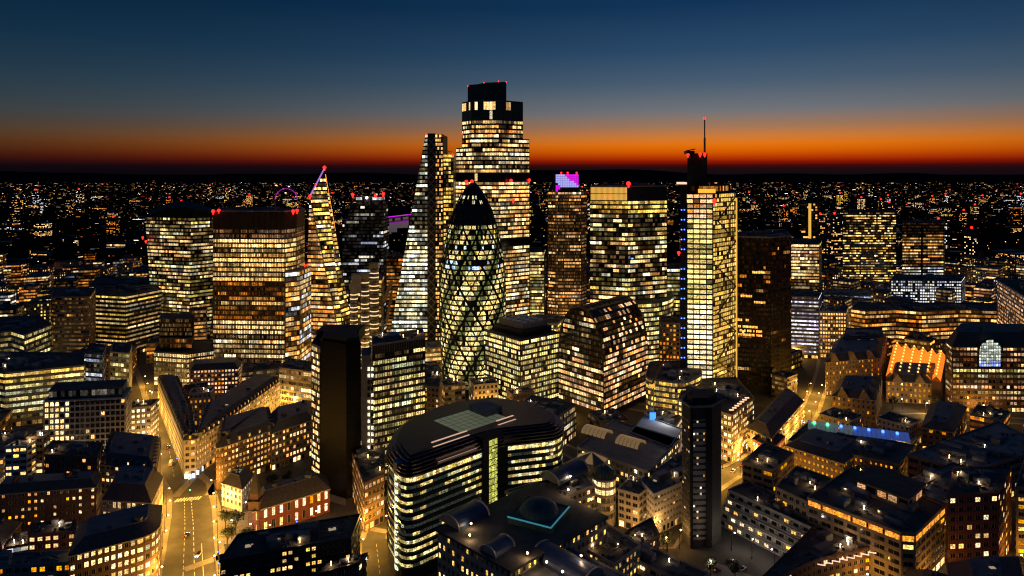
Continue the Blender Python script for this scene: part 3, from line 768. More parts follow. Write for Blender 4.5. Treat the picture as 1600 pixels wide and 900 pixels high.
# ---- tower with mast
def mast_tower():
    d = 525.; zt = Zr(303, d)
    root = thing('mast_topped_tower', 'bright gridded tower with a dark stepped top, tall mast and blue-lit lift shaft', 'skyscraper', (X(1110, d), d + 22, 0))
    f = ccw([P(1073, d + 3), P(1114, d), P(1150, d + 26), P(1144, d + 46), P(1078, d + 48)]); OCC.append(f)
    mb = MB(); mb.prism(f, 0, zt); part('wall', mb, 'bronze', root)
    wl = walls_of(f, 0, zt)
    def p(fr): return .97
    def pal(fr, r): return [((1, .82, .5), 6), ((1, .7, .35), 2)] if fr < .5 else ([((1, .7, .28), 4), ((.9, .75, .25), 3)] if fr < .88 else PEACH)
    front = [q for q in wl if abs((q[1] - q[0]).normalized().y) < .3 and q[0].y < d + 10]
    other = [q for q in wl if q not in front]
    facade(root, front, sty(fh=3.9, bw=4.9, p=p, pal=pal, br=lambda f: 1.0 if f < .5 else .7, wall='black', rec=.35, pw=.6, gap=.7, sill=.2, head=.88, mode='rand', core='black'), 111, 4, zt)
    facade(root, other, sty(fh=3.45, bw=3.2, p=.8, pal=lambda f, r: YELLOW, br=.55, wall='bronze', rec=.3, pw=.3, gap=.5, sill=.2, mode='rand'), 112, 4, zt)
    # bracing on the right face
    a, b = V((P(1115, d + 1).x, d)), V((P(1149, d + 26).x, d + 25))
    for k in range(9):
        za, zb = 6 + k * 18, 6 + (k + 1) * 18
        if zb > zt: break
        q0, q1 = (a.lerp(b, .12), a.lerp(b, .95)) if k % 2 == 0 else (a.lerp(b, .95), a.lerp(b, .12))
        m2 = MB(); m2.bar((q0.x + .5, q0.y - .7, za), (q1.x + .5, q1.y - .7, zb), .8); part('diagonal_brace', m2, 'bronze', root)
    m2 = MB(); q = b; m2.bar((q.x + .4, q.y - .6, 2), (q.x + .4, q.y - .6, zt - 4), .9); part('lit_edge', m2, 'yellow_fin', root)
    # lift shaft with blue lights
    s = ccw([P(1063, d + 2), P(1072.6, d + 2), P(1076, d + 24), P(1066, d + 24)]); zs = Zr(288, d); OCC.append(s)
    mb = MB(); mb.prism(s, 0, zs); part('lift_shaft', mb, 'dark_metal', root)
    for k in range(20):
        z = 14 + k * 7.6
        if k in (3, 9, 14): continue
        for o in (-1.1, 1.1):
            m2 = MB(); m2.ball((X(1068, d) + o, d + 1.7, z), .55, 6, 4); part('blue_light', m2, 'blue_lamp', root)
    mb = MB(); mb.box(X(1063, d), X(1074, d), d + 1.5, d + 12, zs, zs + 1.6); part('lantern', mb, 'pink_strip', root)
    # stepped top
    t1 = ccw([P(1080, d + 6), P(1122, d + 6), P(1140, d + 24), P(1136, d + 40), P(1084, d + 42)]); z1 = Zr(290, d)
    mb = MB(); mb.prism(t1, zt, z1); part('upper_tier', mb, 'black', root)
    facade(root, walls_of(t1, zt, z1), sty(fh=4, bw=3, p=.5, pal=AMBER, br=.8, wall='black', mode='rand'), 113, zt, z1)
    mb = MB(); mb.box(X(1094, d), X(1121, d), d + 5.2, d + 5.7, zt + .6, zt + 3.6); part('lit_bar', mb, 'orange_strip', root)
    t2 = ccw([P(1074, d + 10), P(1097, d + 8), P(1105, d + 18), P(1102, d + 34), P(1078, d + 36)]); z2 = Zr(240, d)
    mb = MB(); mb.prism(t2, z1 - 8, z2); mb.prism(offset(t2, .25), z2 - 1, z2 + .5); part('top_shaft', mb, 'black', root)
    mb = MB(); mb.box(X(1079, d), X(1092, d), d + 12, d + 20, z2, z2 + 2.5); mb.bar((X(1079, d), d + 14, z2 + 2.5), (X(1094, d), d + 14, z2 + 4), .8); part('cleaning_cradle', mb, 'dark_metal', root)
    x, y = X(1101, d + 12), d + 12
    mb = MB(); mb.bar((x, y, z2), (x, y, Zr(215, y)), 1.3); mb.bar((x, y, Zr(215, y)), (x, y, Zr(187, y)), .8); part('mast', mb, 'steel', root)
    red_light(root, [(x, y, Zr(185, y))], .9); red_light(root, [lamp_at(1075, 242, d + 9), lamp_at(1094, 241, d + 7), lamp_at(1101, 241, d + 7)], 1.25); red_light(root, [lamp_at(1116, 314, d - 1)], 1.7); red_light(root, [lamp_at(1060.5, 395, d)], 1.2)
mast_tower()

# ---- dark tower right of it
def dark_tower():
    d = 575.; zt = Zr(372, d)
    root = thing('dark_office_tower', 'nearly unlit dark tower with a few orange windows, right of the mast-topped tower', 'skyscraper', (X(1192, d), d + 22, 0))
    f = ccw([P(1152, d + 8), P(1204, d), P(1236, d + 16), P(1230, d + 52), P(1158, d + 54)]); OCC.append(f)
    mb = MB(); mb.prism(f, 0, zt); part('wall', mb, 'black', root)
    facade(root, walls_of(f, 0, zt), sty(fh=3.9, bw=1.9, p=.07, dim=.12, pal=AMBER, br=.75, wall='black', rec=.25, run=6, pw=.3, gap=.35), 121, 6, zt)
    flat_roof(root, f, zt, rnd(5), plant=3)
    a, b = V((X(1152, d + 8), d + 7.4)), V((X(1204, d), d - .6))
    for (s0, s1, ya, yb) in ((.02, .75, 508, 527), (.0, .35, 497, 504), (.1, .45, 460, 466), (.45, .85, 423, 428), (.5, .9, 468, 475)):
        m2 = MB(); r = rnd(int(ya)); n = int((s1 - s0) * 22); nr = max(1, int((yb - ya) / 5))
        for k in range(nr):
            for j in range(n):
                if r.random() < .18: continue
                p0, p1 = a.lerp(b, s0 + (s1 - s0) * j / n), a.lerp(b, s0 + (s1 - s0) * (j + .75) / n); z_ = Zr(yb - k * (yb - ya) / nr, d); zz = z_ + 1.9; kk = r.uniform(.5, 1.2)
                m2.face([(p0.x, p0.y, z_), (p1.x, p1.y, z_), (p1.x, p1.y, zz), (p0.x, p0.y, zz)], (1 * kk, .42 * kk, .07 * kk))
        part('lit_windows', m2, 'window', root, attr=True, kind='stuff')
dark_tower()
# ================================================================== mid-distance landmark blocks
def arched():
    h = Zr(481, 530.); Ls, N, R_ = P(873, 552), P(943, 516), P(1012, 566)
    root = thing('arched_roof_block', 'office block with a tall arched glass roof and lit end wall, below the golden-crowned tower', 'building', ((N.x + R_.x) / 2, 545, 0))
    e = (N - Ls); wd = e.length; e.normalize(); ax = (R_ - N)
    OCC.append(ccw([Ls, N, R_, Ls + ax])); OCC[-1] = ccw(OCC[-1])
    prof = []                                        # (offset along the end wall, height)
    hz = 36.
    prof = [(0, 0), (0, hz)]
    for k in range(1, 16):
        t = k / 16; a = math.pi * t; prof.append((wd / 2 - wd / 2 * math.cos(a), hz + (h - hz) * math.sin(a) ** .82))
    prof += [(wd, hz), (wd, 0)]
    front = [V((Ls.x + e.x * s, Ls.y + e.y * s, z)) for s, z in prof]; A3 = V((ax.x, ax.y, 0))
    mb = MB(); mb.face(front); mb.face([p + A3 for p in front])
    for a, b in zip(front, front[1:]): mb.face([a, a + A3, b + A3, b])
    part('wall', mb, 'black', root)
    facade(root, [[front[0], front[-1]] + front[-2:0:-1]], sty(fh=4.1, bw=2.5, p=lambda f: .85 if f < .45 else .3, pal=lambda f, r: PEACH if r.random() < .5 else WHITE, wall='black', rec=.3, br=.95, run=5, dim=.25), 131, 4, h - 3)
    pale = lambda f, r: PEACH
    # right side: straight wall, then curved panels
    zz = [p for p in front[len(front) // 2:]]
    side = sty(fh=4.1, bw=3.2, p=.88, dim=.15, pal=PEACH, wall='black', rec=.3, br=.8, run=3)
    facade(root, [[V((N.x, N.y, 0)), V((R_.x, R_.y, 0)), V((R_.x, R_.y, hz)), V((N.x, N.y, hz))]], side, 132, 3, hz)
    seq = [p for p in front if (V((p.x, p.y)) - Ls).dot(e) >= wd / 2][::-1][1:]
    for i, (a, b) in enumerate(zip(seq, seq[1:])):
        pp = .88 if a.z < 46 else (.3 if a.z < 76 else 0)
        if b.z - a.z > 1.2: facade(root, [[a, a + A3, b + A3, b]], dict(side, p=pp, mode='rand' if pp < .5 else 'runs', fh=max(2.5, (b.z - a.z) / max(1, round((b.z - a.z) / 4.)))), 133 + i, a.z, b.z)
    left = [p for p in front if (V((p.x, p.y)) - Ls).dot(e) <= wd / 2 + .1]
    mb = MB()
    for a, b in zip(front[1:-2], front[2:-1]): mb.bar(a - V((e.y, -e.x, 0)) * -.3, b - V((e.y, -e.x, 0)) * -.3, 1.1)
    part('arch_rim', mb, 'bronze', root)
    top = max(front, key=lambda p: p.z); 
    for k in range(15):
        if k == 7: continue
        p = top + A3 * ((k + .6) / 16) + V((.8, -.6, -.2)); mb = MB(); mb.box(p.x - .8, p.x + .8, p.y - 1.2, p.y + .4, p.z - .6, p.z + .25); part('ridge_vent', mb, 'stone', root)
arched()

def stepped_office():
    root = block('stepped_grid_office', 'gridded office topped by a pale plant room between the bullet tower and arched block', 'building',
                 LNR(P(756, 565), P(813, 530), P(874, 556)), Zr(533, 530), sty(fh=3.9, bw=2.2, p=.72, pal=GREEN, wall='dark_metal', br=.8, rec=.3, pw=.3, gap=.3, mode='rand'), 141, plant=0)
    f = ccw(LNR(P(772, 566), P(816, 541), P(862, 560))); z0, z1 = Zr(533, 530), Zr(517, 540)
    mb = MB(); mb.prism(f, z0, z1); part('setback', mb, 'dark_metal', root)
    g = offset(f, -2.5); z2 = z1 + 4.5; k = offset(g, -2)
    mb = MB(); mb.hull8([(p.x, p.y, z1) for p in g], [(p.x, p.y, z2) for p in g]); part('plant_room', mb, 'concrete', root)
    c = centroid(g)
    for i in range(5):
        for j in range(3):
            u, v = (g[1] - g[0]) / 5, (g[2] - g[1]) / 3 if False else (g[3] - g[0]) / 3; p = g[0] + u * (i + .5) + v * (j + .5); m2 = MB(); m2.ball((p.x, p.y, z2), min(u.length, v.length) * .42, 8, 6, sq=.4); part('roof_dome', m2, 'white_render', root)
stepped_office()

def black_tower():
    d = 392.
    root = thing('black_slab_tower', 'windowless black slab tower with a brightly lit curtain-wall wing behind it', 'office tower', (X(560, d), d + 15, 0))
    zt = Zr(546, d)
    c = ccw([P(500, d + 10), P(541, d), P(564, d + 5), P(560, d + 24), P(506, d + 26)]); OCC.append(c); zc = Zr(538, d)
    mb = MB(); mb.prism(c, 0, zc); part('core', mb, 'black_glass', root); facade(root, walls_of(c, 0, zc), sty(fh=3.8, bw=3.2, p=0, dim=0, wall='black', rec=.05, gap=.06, pw=.05, sill=.03, head=.99, mode='rand'), 159, 6, zc, skip=range(99))
    mb = MB(); mb.prism(offset(c, -1.2), zc, zc + 3); part('core_cap', mb, 'black', root)
    l = ccw([P(487, d + 18), P(499.6, d + 10), P(506, d + 32), P(494, d + 36)]); OCC.append(l); mb = MB(); mb.prism(l, 0, zt - 2); part('side_wing', mb, 'dark_metal', root)
    facade(root, walls_of(l, 0, zt - 2), sty(fh=3.8, bw=1.9, p=.75, pal=WHITE, wall='dark_metal', br=.9, mode='rand', pw=.25, gap=.3), 151, 8, zt - 2); flat_roof(root, l, zt - 2, rnd(2), plant=0)
    g = ccw([P(564.5, d + 5), P(579, d + 7), P(581, d + 24), P(566, d + 24)]); OCC.append(g); zg = Zr(556, d + 5); mb = MB(); mb.prism(g, 0, zg); part('grey_core', mb, 'grey_panel', root)
    q = V((X(575.5, d), d + 5.5)); rr = rnd(152)
    for k in range(15):
        z = zg - 8 - k * 3.8
        for o in (-1., 1.): window_obj(root, 1.5, 2.2, V((q.x + o, d + 6.2, z)), .12, quant(rr.choice([(0, 0, 0), (.8, .64, .4), (1, .8, .5), (1, .8, .5)])), 'dark_metal')
    f = ccw([P(582, d + 8), P(664, d + 26), P(660, d + 48), P(582, d + 30)]); OCC.append(f); mb = MB(); mb.prism(f, 0, zt); part('wall', mb, 'dark_metal', root)
    facade(root, walls_of(f, 0, zt - 5), sty(fh=3.75, bw=1.5, p=.85, pal=GREEN, wall='dark_metal', br=.7, rec=.3, pw=.22, gap=.35, sill=.34, run=10), 153, 4, zt - 5)
    mb = MB()
    for a, b in ((f[0], f[1]), (f[1], f[2])):
        n = int((b - a).length / 1.5)
        for j in range(n + 1):
            p = a.lerp(b, j / max(n, 1)); mb.box(p.x - .12, p.x + .12, p.y - .35, p.y + .35, zt - 5, zt + .3)
    part('louvre', mb, 'grey_panel', root, kind='stuff')
    flat_roof(root, f, zt, rnd(6), plant=3)
    mb = MB(); p = P(497, d + 30); mb.box(p.x, p.x + 26, p.y - 4, p.y + 14, zt - 2, zt + 4.5); part('plant_box', mb, 'black', root)
black_tower()

def rounded_block():
    a, b = V((-49, 309)), V((-8, 347)); u = (b - a).normalized(); v = V((-u.y, u.x)); h = 54.
    f = rounded([a, b, V((26, 356)), V((28, 377)), V((10, 398)), V((-12, 408)), V((-42, 394)), V((-61, 364)), V((-62, 334))], [9, 8, 9, 8, 8, 8, 10, 10, 10], 4); OCC.append(f); c = centroid(f)
    root = thing('rounded_glass_block', 'big glass block with rounded corners, dark louvred roof and glazed slot', 'office building', (c.x, c.y, 0))
    mb = MB(); mb.prism(f, 0, h - 6); part('wall', mb, 'black', root)
    n = len(f); r = rnd(160); ns = 12; fh = (h - 6 - 5) / ns
    P0 = a + u * 50
    slot0, slot1 = (a + u * 52), (a + u * 66)
    def inslot(m): return abs((m - a).dot(v)) < 3 and 45.5 < (m - a).dot(u) < 60.5
    for k in range(ns):
        z0 = 5 + k * fh; mb = MB(); bd = MB()
        dim = k in (5,); on_f = {0: .9, 1: .85, 2: .9, 3: .9, 4: .35, 5: .12, 6: .5, 7: .9, 8: .6, 9: .75, 10: .55, 11: .97}[k]
        ring = f; o1, o2, o3 = offset(f, .04), offset(f, .55), offset(f, .3)
        for i in range(n):
            j = (i + 1) % n; Ln = (f[j] - f[i]).length; m_ = max(1, round(Ln / 1.8)); on = r.random() < on_f
            for s in range(m_):
                if r.random() < .2: on = r.random() < on_f
                p0, p1 = o1[i].lerp(o1[j], s / m_), o1[i].lerp(o1[j], (s + 1) / m_)
                if inslot((p0 + p1) / 2): continue
                e = (p1 - p0) * .04
                cc = pick(GREEN, r); kk = r.choice([.15, .3, .45, .6, .8]) * (1.15 if k == 11 else .85); za, zb = z0 + fh * (.44 if k != 11 else .12), z0 + fh * (.84 if k != 11 else .9)
                mb.face([(p0.x + e.x, p0.y + e.y, za), (p1.x - e.x, p1.y - e.y, za), (p1.x - e.x, p1.y - e.y, zb), (p0.x + e.x, p0.y + e.y, zb)], tuple(x * kk for x in cc) if on else (.01, .012, .01))
            za, zb = z0 - fh * .1, z0 + fh * .36
            for (pa, pb, qa, qb) in ((o3[i], o2[i], o3[j], o2[j]),):
                bd.face([(pa.x, pa.y, za), (qa.x, qa.y, za), (qb.x, qb.y, zb), (pb.x, pb.y, zb)]); bd.face([(pb.x, pb.y, zb), (qb.x, qb.y, zb), (ring[j].x, ring[j].y, zb), (ring[i].x, ring[i].y, zb)])
                bd.face([(pa.x, pa.y, za), (qa.x, qa.y, za), (ring[j].x, ring[j].y, za), (ring[i].x, ring[i].y, za)])
        part('window_row', mb, 'window', root, attr=True, kind='stuff'); part('floor_band', bd, 'green_glass', root)
    # roof: curved louvred shoulders stepping in
    zz = h - 6
    for k in range(7):
        ins = 1.2 + 9 * (1 - math.cos(k / 7 * math.pi / 2)); z = zz + .3 + 6.6 * math.sin(k / 7 * math.pi / 2)
        q = offset(f, -ins + 2.2); mb = MB(); mb.prism(q, z, z + .55, True, True); part('roof_louvre', mb, 'louvre' if k < 5 else 'dark_metal', root)
    q = offset(f, -9); mb = MB(); mb.prism(q, zz, h + .2); part('roof', mb, 'felt', root)
    def rr_(s0, s1, t0, t1): return ccw([a + u * s0 + v * t0, a + u * s1 + v * t0, a + u * s1 + v * t1, a + u * s0 + v * t1])
    mb = MB(); mb.prism(rr_(42, 75, 11, 36), h + .2, h + 1.0); part('roof_deck', mb, 'gravel_roof', root)
    for i in range(8):
        for j in range(6):
            mb = MB(); mb.prism(rr_(42.5 + i * 4, 46.1 + i * 4, 11.6 + j * 4, 15.2 + j * 4), h + 1.0, h + 1.35); part('roof_panel', mb, 'green_deck', root)
    mb = MB(); mb.prism(rr_(66, 78, 20, 34), h + .9, h + 4.5); part('roof_plant', mb, 'grey_panel', root)
    for s0, s1 in ((20, 44), (62, 76)):
        for j in range(5):
            mb = MB(); mb.prism(rr_(s0 + j * .5, s1, .6 + j * 2.0, 1.4 + j * 2.0), zz + 2.6 + j * 1.5, zz + 2.95 + j * 1.5, True, True); part('lit_slat', mb, 'roof_lit', root)
    for j in range(5):
        mb = MB(); mb.prism(rr_(20 + j * 2, 38, 12 + j * 4, 12.8 + j * 4), h + .3, h + .6); part('roof_slat', mb, 'steel', root)
    # glazed slot
    mb = MB(); mb.prism(rr_(46, 60, -1.2, 5), 2, h + 1.2); part('slot_box', mb, 'black', root)
    s_ = MB(); rs = rnd(3)
    for k in range(15):
        for j in range(3):
            p0, p1 = a + u * (50 + j * 1.9) + v * -1.3, a + u * (51.7 + j * 1.9) + v * -1.3; z = 4 + k * 3.3; kk = rs.uniform(.25, .6)
            s_.face([(p0.x, p0.y, z), (p1.x, p1.y, z), (p1.x, p1.y, z + 2.9), (p0.x, p0.y, z + 2.9)], (.55 * kk, .55 * kk, .1 * kk))
    part('slot_glazing', s_, 'window', root, attr=True)
    # stair shaft at the left corner
    p = a + u * 3 + v * 8 - v * 0; p = V((X(625, 318), 319.)); ci = [V((p.x + 2.6 * math.cos(t), p.y + 2.6 * math.sin(t))) for t in [i * math.pi / 5 for i in range(10)]]
    mb = MB(); mb.prism(ci, 0, h - 6); part('stair_shaft', mb, 'steel', root)
    for k in range(14):
        m2 = MB(); q2 = offset(ccw(ci), .1); m2.prism(q2, 3 + k * 3.2, 5.2 + k * 3.2, False); m2.c = [(.55, .6, .4)] * len(m2.f); part('window_row', m2, 'window', root, attr=True)
    mb = MB(); mb.prism(offset(ccw(ci), .6), h - 6, h - 1); part('stair_cap', mb, 'cap_blue', root)
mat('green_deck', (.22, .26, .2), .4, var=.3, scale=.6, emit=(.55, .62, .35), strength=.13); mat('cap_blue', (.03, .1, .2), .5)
mat('louvre', (.12, .1, .1), .35, .6); mat('roof_lit', (.3, .22, .18), .6, emit=(1, .62, .42), strength=.6)
rounded_block()
# ================================================================== the nearer streets: hand-placed blocks
BK = dict(fh=3.6, bw=2.6, gap=1.2, sill=.28, head=.82, mode='rand', rec=.22, pw=.5, indiv=True, dim=.25, pier=0, p=.35, frame='stone')
def bsty(**k):
    d = sty(**BK); d.update(k); return d
OFF = lambda **k: sty(**dict(dict(fh=3.9, bw=2.2, p=.7, wall='dark_metal', br=.85), **k))

# --- left side
block('orange_floodlit_hall', 'distant building glowing orange all over, far left beyond the offices', 'building', [P(98, 1180), P(146, 1180), P(146, 1210), P(98, 1210)], Zr(419, 1180), sty(fh=7, bw=3.4, p=.97, pal=AMBER, br=1.5, wall='tan_brick', gap=.8, sill=.15), 198, plant=1)
block('pale_roofed_shed', 'pale blank-walled shed left of the orange floodlit hall', 'building', [P(52, 1150), P(97, 1150), P(97, 1178), P(52, 1178)], Zr(424, 1150), OFF(wall='white_render', p=.1, pal=COOL), 199, plant=1)
block('far_white_ribbon_block', 'far long block with white ribbons left of the flared tower', 'building', [P(140, 1500), P(210, 1490), P(212, 1530), P(142, 1530)], Zr(381, 1500), OFF(p=.9, pal=WHITE, br=.9, fh=6, bw=4), 200, plant=1)
block('gridded_stone_block', 'tall stone-gridded block with a dark blue glass top, left of the road fork', 'building', roofquad(44, (69, 628), (196, 622), (205, 606)), 44,
      bsty(wall='pale_stone', p=.16, pu=lambda t: .8 if t < .3 else .05, pal=WHITE, bw=3.0, gap=.9, fh=3.5, core='black', rec=.45, pier=1, pw=.55, sill=.18, head=.88, frame='dark_metal'), 201, roof=None, core='black')
def top_box(root, foot, z0, z1, m='blue_glass', st=None, seed=1, name='penthouse'):
    foot = ccw(foot); mb = MB(); mb.prism(foot, z0, z1); part(name, mb, m, root)
    if st: facade(root, walls_of(foot, z0, z1), st, seed, z0, z1, 'all')
    mb = MB(); mb.prism(offset(foot, .3), z1, z1 + .4); part('roof', mb, 'felt', root)
rt = bpy.data.objects['gridded_stone_block']; mb = MB(); q = ccw(roofquad(44, (69, 628), (196, 622), (205, 606))); mb.prism(offset(q, .4), 43.9, 44.4); part('roof', mb, 'pale_stone', rt)
top_box(rt, offset(q, -2.2), 44.4, 50, 'blue_glass', OFF(p=.15, pal=COOL, br=.25, wall='blue_glass'), 4)
block('small_lit_annexe', 'low stone annexe with bright square windows right of the stone-gridded block', 'building', roofquad(30, (196, 640), (236, 636), (248, 625)), 30, bsty(wall='stone', p=.8, pal=WHITE, bw=3, gap=1.1), 203)
block('white_panelled_office', 'white office with square black windows at the left edge, below the yellow-lit block', 'building', roofquad(34, (8, 700), (42, 698), (56, 690)), 34, bsty(wall='white_render', p=.45, pal=YELLOW, bw=3.2, gap=.8, fh=3.4), 204, plant=1)
block('tan_narrow_block', 'narrow tan block between the white panelled office and stone-gridded block', 'building', roofquad(36, (42, 685), (68, 683), (78, 676)), 36, bsty(wall='tan_brick', p=.2, bw=4), 205, plant=1)
block('yellow_lit_long_block', 'long low block with glowing yellow storeys at the left edge behind the stone-gridded block', 'building', [P(-40, 515), P(8, 500), P(131, 520), P(131, 555), P(-30, 560)], Zr(578, 510),
      OFF(fh=4.6, bw=2.4, p=.9, pal=lambda f, r: YELLOW if f > .7 else GREEN, wall='grey_panel', br=lambda f: .85 if f > .75 else .4, sill=.42, run=20), 206, plant=3)
block('striped_sloping_office', 'office with sloping bands of yellow-green light at the left edge', 'building', [P(-40, 600), P(18, 615), P(38, 600), P(80, 640), P(60, 680), P(-30, 670)], Zr(522, 605), OFF(fh=4.6, bw=2.6, p=.9, pal=[((1, .8, .36), 3), ((.9, .7, .24), 2)], wall='grey_panel', br=.55, sill=.4, run=20), 207)
block('brown_curved_block', 'brown windowless block with a lit lower half behind the sloping striped office', 'building', rounded([P(80, 640), P(140, 640), P(150, 690), P(84, 690)], 6), Zr(462, 650), OFF(wall='tan_brick', p=.1, pal=WARM, br=.5, sill=.45), 208)
block('tiered_glass_office', 'tiered office with long lit ribbons of glazing, left of the flared tower foot', 'building', [P(141, 700), P(196, 690), P(252, 730), P(240, 770), P(150, 760)], Zr(462, 695), OFF(fh=4.3, bw=2.4, p=.92, pal=lambda f, r: WHITE if r.random() < .6 else YELLOW, br=.6, sill=.5, run=24, wall='dark_metal'), 209)
block('upper_ribbon_office', 'dark-roofed office with three lit ribbons behind the tiered glass office', 'building', [P(140, 775), P(215, 772), P(256, 800), P(240, 840), P(150, 838)], Zr(448, 775), OFF(fh=4.3, bw=2.6, p=.85, pal=WHITE, br=.75, sill=.45, run=20), 210)
rt = block('finned_terrace_office', 'stepped office with black finned top box and bright lower floors, left of the golden slab', 'building', [P(241, 585), P(292, 578), P(334, 590), P(332, 625), P(250, 625)], Zr(552, 582), OFF(fh=4.1, bw=1.7, p=.92, pal=WHITE, wall='dark_metal', br=.9, gap=.5, pw=.3), 211, plant=0)
z = Zr(552, 582)
top_box(rt, [P(249, 592), P(300, 590), P(303, 618), P(252, 620)], z + 1.2, Zr(525, 600), 'bronze', OFF(p=.3, pal=AMBER, br=.6, wall='bronze', bw=1.4), 5, 'upper_floor')
top_box(rt, [P(249, 596), P(300, 596), P(303, 618), P(252, 620)], Zr(525, 600) + .4, Zr(497, 600), 'black', OFF(p=0, wall='black', bw=1.2, pw=.3, noband=True), 6, 'finned_box')
block('pale_lift_core_office', 'narrow pale office with a glazed green stair beside a lit alley', 'building', [P(172, 560), P(202, 555), P(206, 585), P(178, 590)], Zr(552, 558), OFF(wall='concrete', p=.5, pal=GREEN, br=.6, bw=2.8), 212, plant=1)
block('bluish_glass_cube', 'bluish glass cube above the yellow-lit long block', 'building', [P(134, 560), P(160, 556), P(166, 585), P(140, 590)], Zr(552, 560), OFF(wall='blue_glass', p=.4, pal=COOL, br=.4, bw=2.8), 213, plant=1)
# blocks bottom left
block('dark_brick_range', 'dark brick range with rows of small amber windows, bottom left', 'building', roofquad(26, (-10, 772), (150, 760), (158, 742)), 26, bsty(wall='brown_brick', p=.5, pal=WARM, bw=2.9, gap=1.6, fh=3.5, sill=.34, head=.78), 214, roof='slope', rise=3.5, inset=3, roofmat='slate', chim=2)
rt = block('blue_roofed_block', 'stone-banded block with a big dark blue mansard roof beside the main road', 'building', roofquad(20, (160, 780), (236, 785), (254, 745)), 20, bsty(wall='stone', p=.55, pal=WHITE, bw=2.8, gap=.9, fh=4.4, sill=.2, head=.82), 215, roof='slope', rise=7, inset=4, roofmat='lead', flat='lead')
block('curved_brick_block', 'purple-brown brick block with a rounded corner on the main road, bottom left', 'building', rounded(roofquad(24, (108, 868), (248, 832), (252, 790)), [0, 9, 0, 0], 5), 24, bsty(wall='brown_brick', p=.62, pal=WHITE, bw=2.6, gap=.9, fh=3.6, sill=.26, head=.84), 216, roof='slope', rise=4.5, inset=5, roofmat='lead')
block('low_corner_block', 'low dark flat-roofed block with amber lights in the bottom left corner', 'building', roofquad(20, (-60, 890), (112, 880), (116, 862)), 20, bsty(wall='concrete', p=.3, pal=AMBER, bw=3.4), 217, plant=4, roofmat='gravel_roof')
block('little_red_annexe', 'small red brick rear annexe with bright windows behind the curved brick block', 'building', roofquad(22, (44, 838), (118, 832), (120, 815)), 22, bsty(wall='red_brick', p=.7, pal=WARM, bw=3.2), 218, plant=2)
block('dark_roofed_rear_block', 'unlit block with cluttered roof plant above the dark brick range', 'building', roofquad(30, (70, 712), (152, 716), (160, 694)), 30, bsty(wall='brown_brick', p=.25, pal=WARM, bw=3), 219, plant=7)
block('roadside_mansard_block', 'long mansard-roofed block whose end meets the road opposite the fork', 'building', roofquad(25, (158, 725), (244, 735), (251, 690)), 25, bsty(wall='stone', p=.3, pal=WARM, bw=3), 220, roof='slope', rise=5, inset=4, roofmat='slate', dorm=5, p=.2)

def shopfronts():
    rt = bpy.data.objects['wedge_corner_block']
    for px, py, m in ((291, 747, 'white_shop'), (297, 747, 'white_shop'), (303, 746, 'blue_shop'), (309, 741, 'white_shop'), (316, 735, 'blue_shop'), (323, 728, 'white_shop')):
        g = G(px, py + 1.5); mb = MB(); mb.box(g.x - .9, g.x + .9, g.y - .5, g.y - .2, .4, 3.3); part('shop_window', mb, m, rt)
emat('white_shop', (1, .85, .65), 1.6); emat('blue_shop', (.35, .55, 1), 1.8)
# --- the fork: wedge block and its neighbours
n_ = G(296, 745); 
lw = [G(286, 745), G(303, 745), G(300, 690) + V((6, 0)), P(258, 545), P(243, 548)]
block('wedge_corner_block', 'cream stone wedge-shaped block whose rounded nose faces the road fork', 'building', [G(288, 746), G(306, 744), P(300, 475), P(278, 545), P(247, 545)], 23, bsty(wall='pale_stone', p=.3, pal=WARM, bw=2.7, gap=1.2), 221, roof='slope', rise=4, inset=4, roofmat='slate', dorm=6, chim=2)
shopfronts()
block('lit_side_range', 'long cream range with many bright windows running right from the wedge block', 'building', [G(307, 743), P(345, 448), P(438, 540), P(398, 548), P(322, 478)], 23, bsty(wall='pale_stone', p=.7, pal=WARM, bw=2.6, gap=1.1), 222, roof='slope', rise=4, inset=4, roofmat='slate', dorm=5, pal=WARM, p=.8)
block('courtyard_back_range', 'back range with two rows of warm windows closing the wedge block courtyard', 'building', [P(297, 560), P(372, 566), P(378, 585), P(296, 580)], 25, bsty(wall='stone', p=.85, pal=PEACH, bw=2.6, gap=1.0), 223, roof='slope', rise=4, inset=3.5, roofmat='slate')
block('amber_turret_block', 'brick office with an amber-lit rounded turret on its corner by the fork', 'building', rounded([G(337, 768), P(428, 432), P(420, 466), P(344, 440)], [5, 0, 0, 0], 5), 25, bsty(wall='brown_brick', p=.75, pal=WARM, bw=2.5, gap=.9), 224, roof='slope', rise=5, inset=4, roofmat='lead', dorm=6)
block('stone_side_office', 'stone office with scattered bright windows between the amber turret block and black slab tower', 'building', [P(424, 428), P(489, 452), P(489, 482), P(424, 462)], 24, bsty(wall='tan_brick', p=.55, pal=WARM, bw=2.6, gap=1.), 225, roof='slope', rise=5, inset=4, roofmat='slate')
block('lit_end_office', 'small office with bright ribbon windows left of the black slab tower', 'building', [P(436, 548), P(490, 535), P(500, 560), P(450, 575)], 30, OFF(p=.85, pal=WHITE, wall='stone', bw=2.4), 226)
block('white_gabled_hall', 'small white gabled hall with floodlights beside the churchyard', 'hall', [G(347, 790), G(378, 800), G(397, 775), G(364, 766)], 13, bsty(wall='white_render', p=.5, pal=WARM, bw=3, gap=1.9, fh=4), 227, roof='slope', rise=4, inset=4.2, roofmat='slate', ground=2)
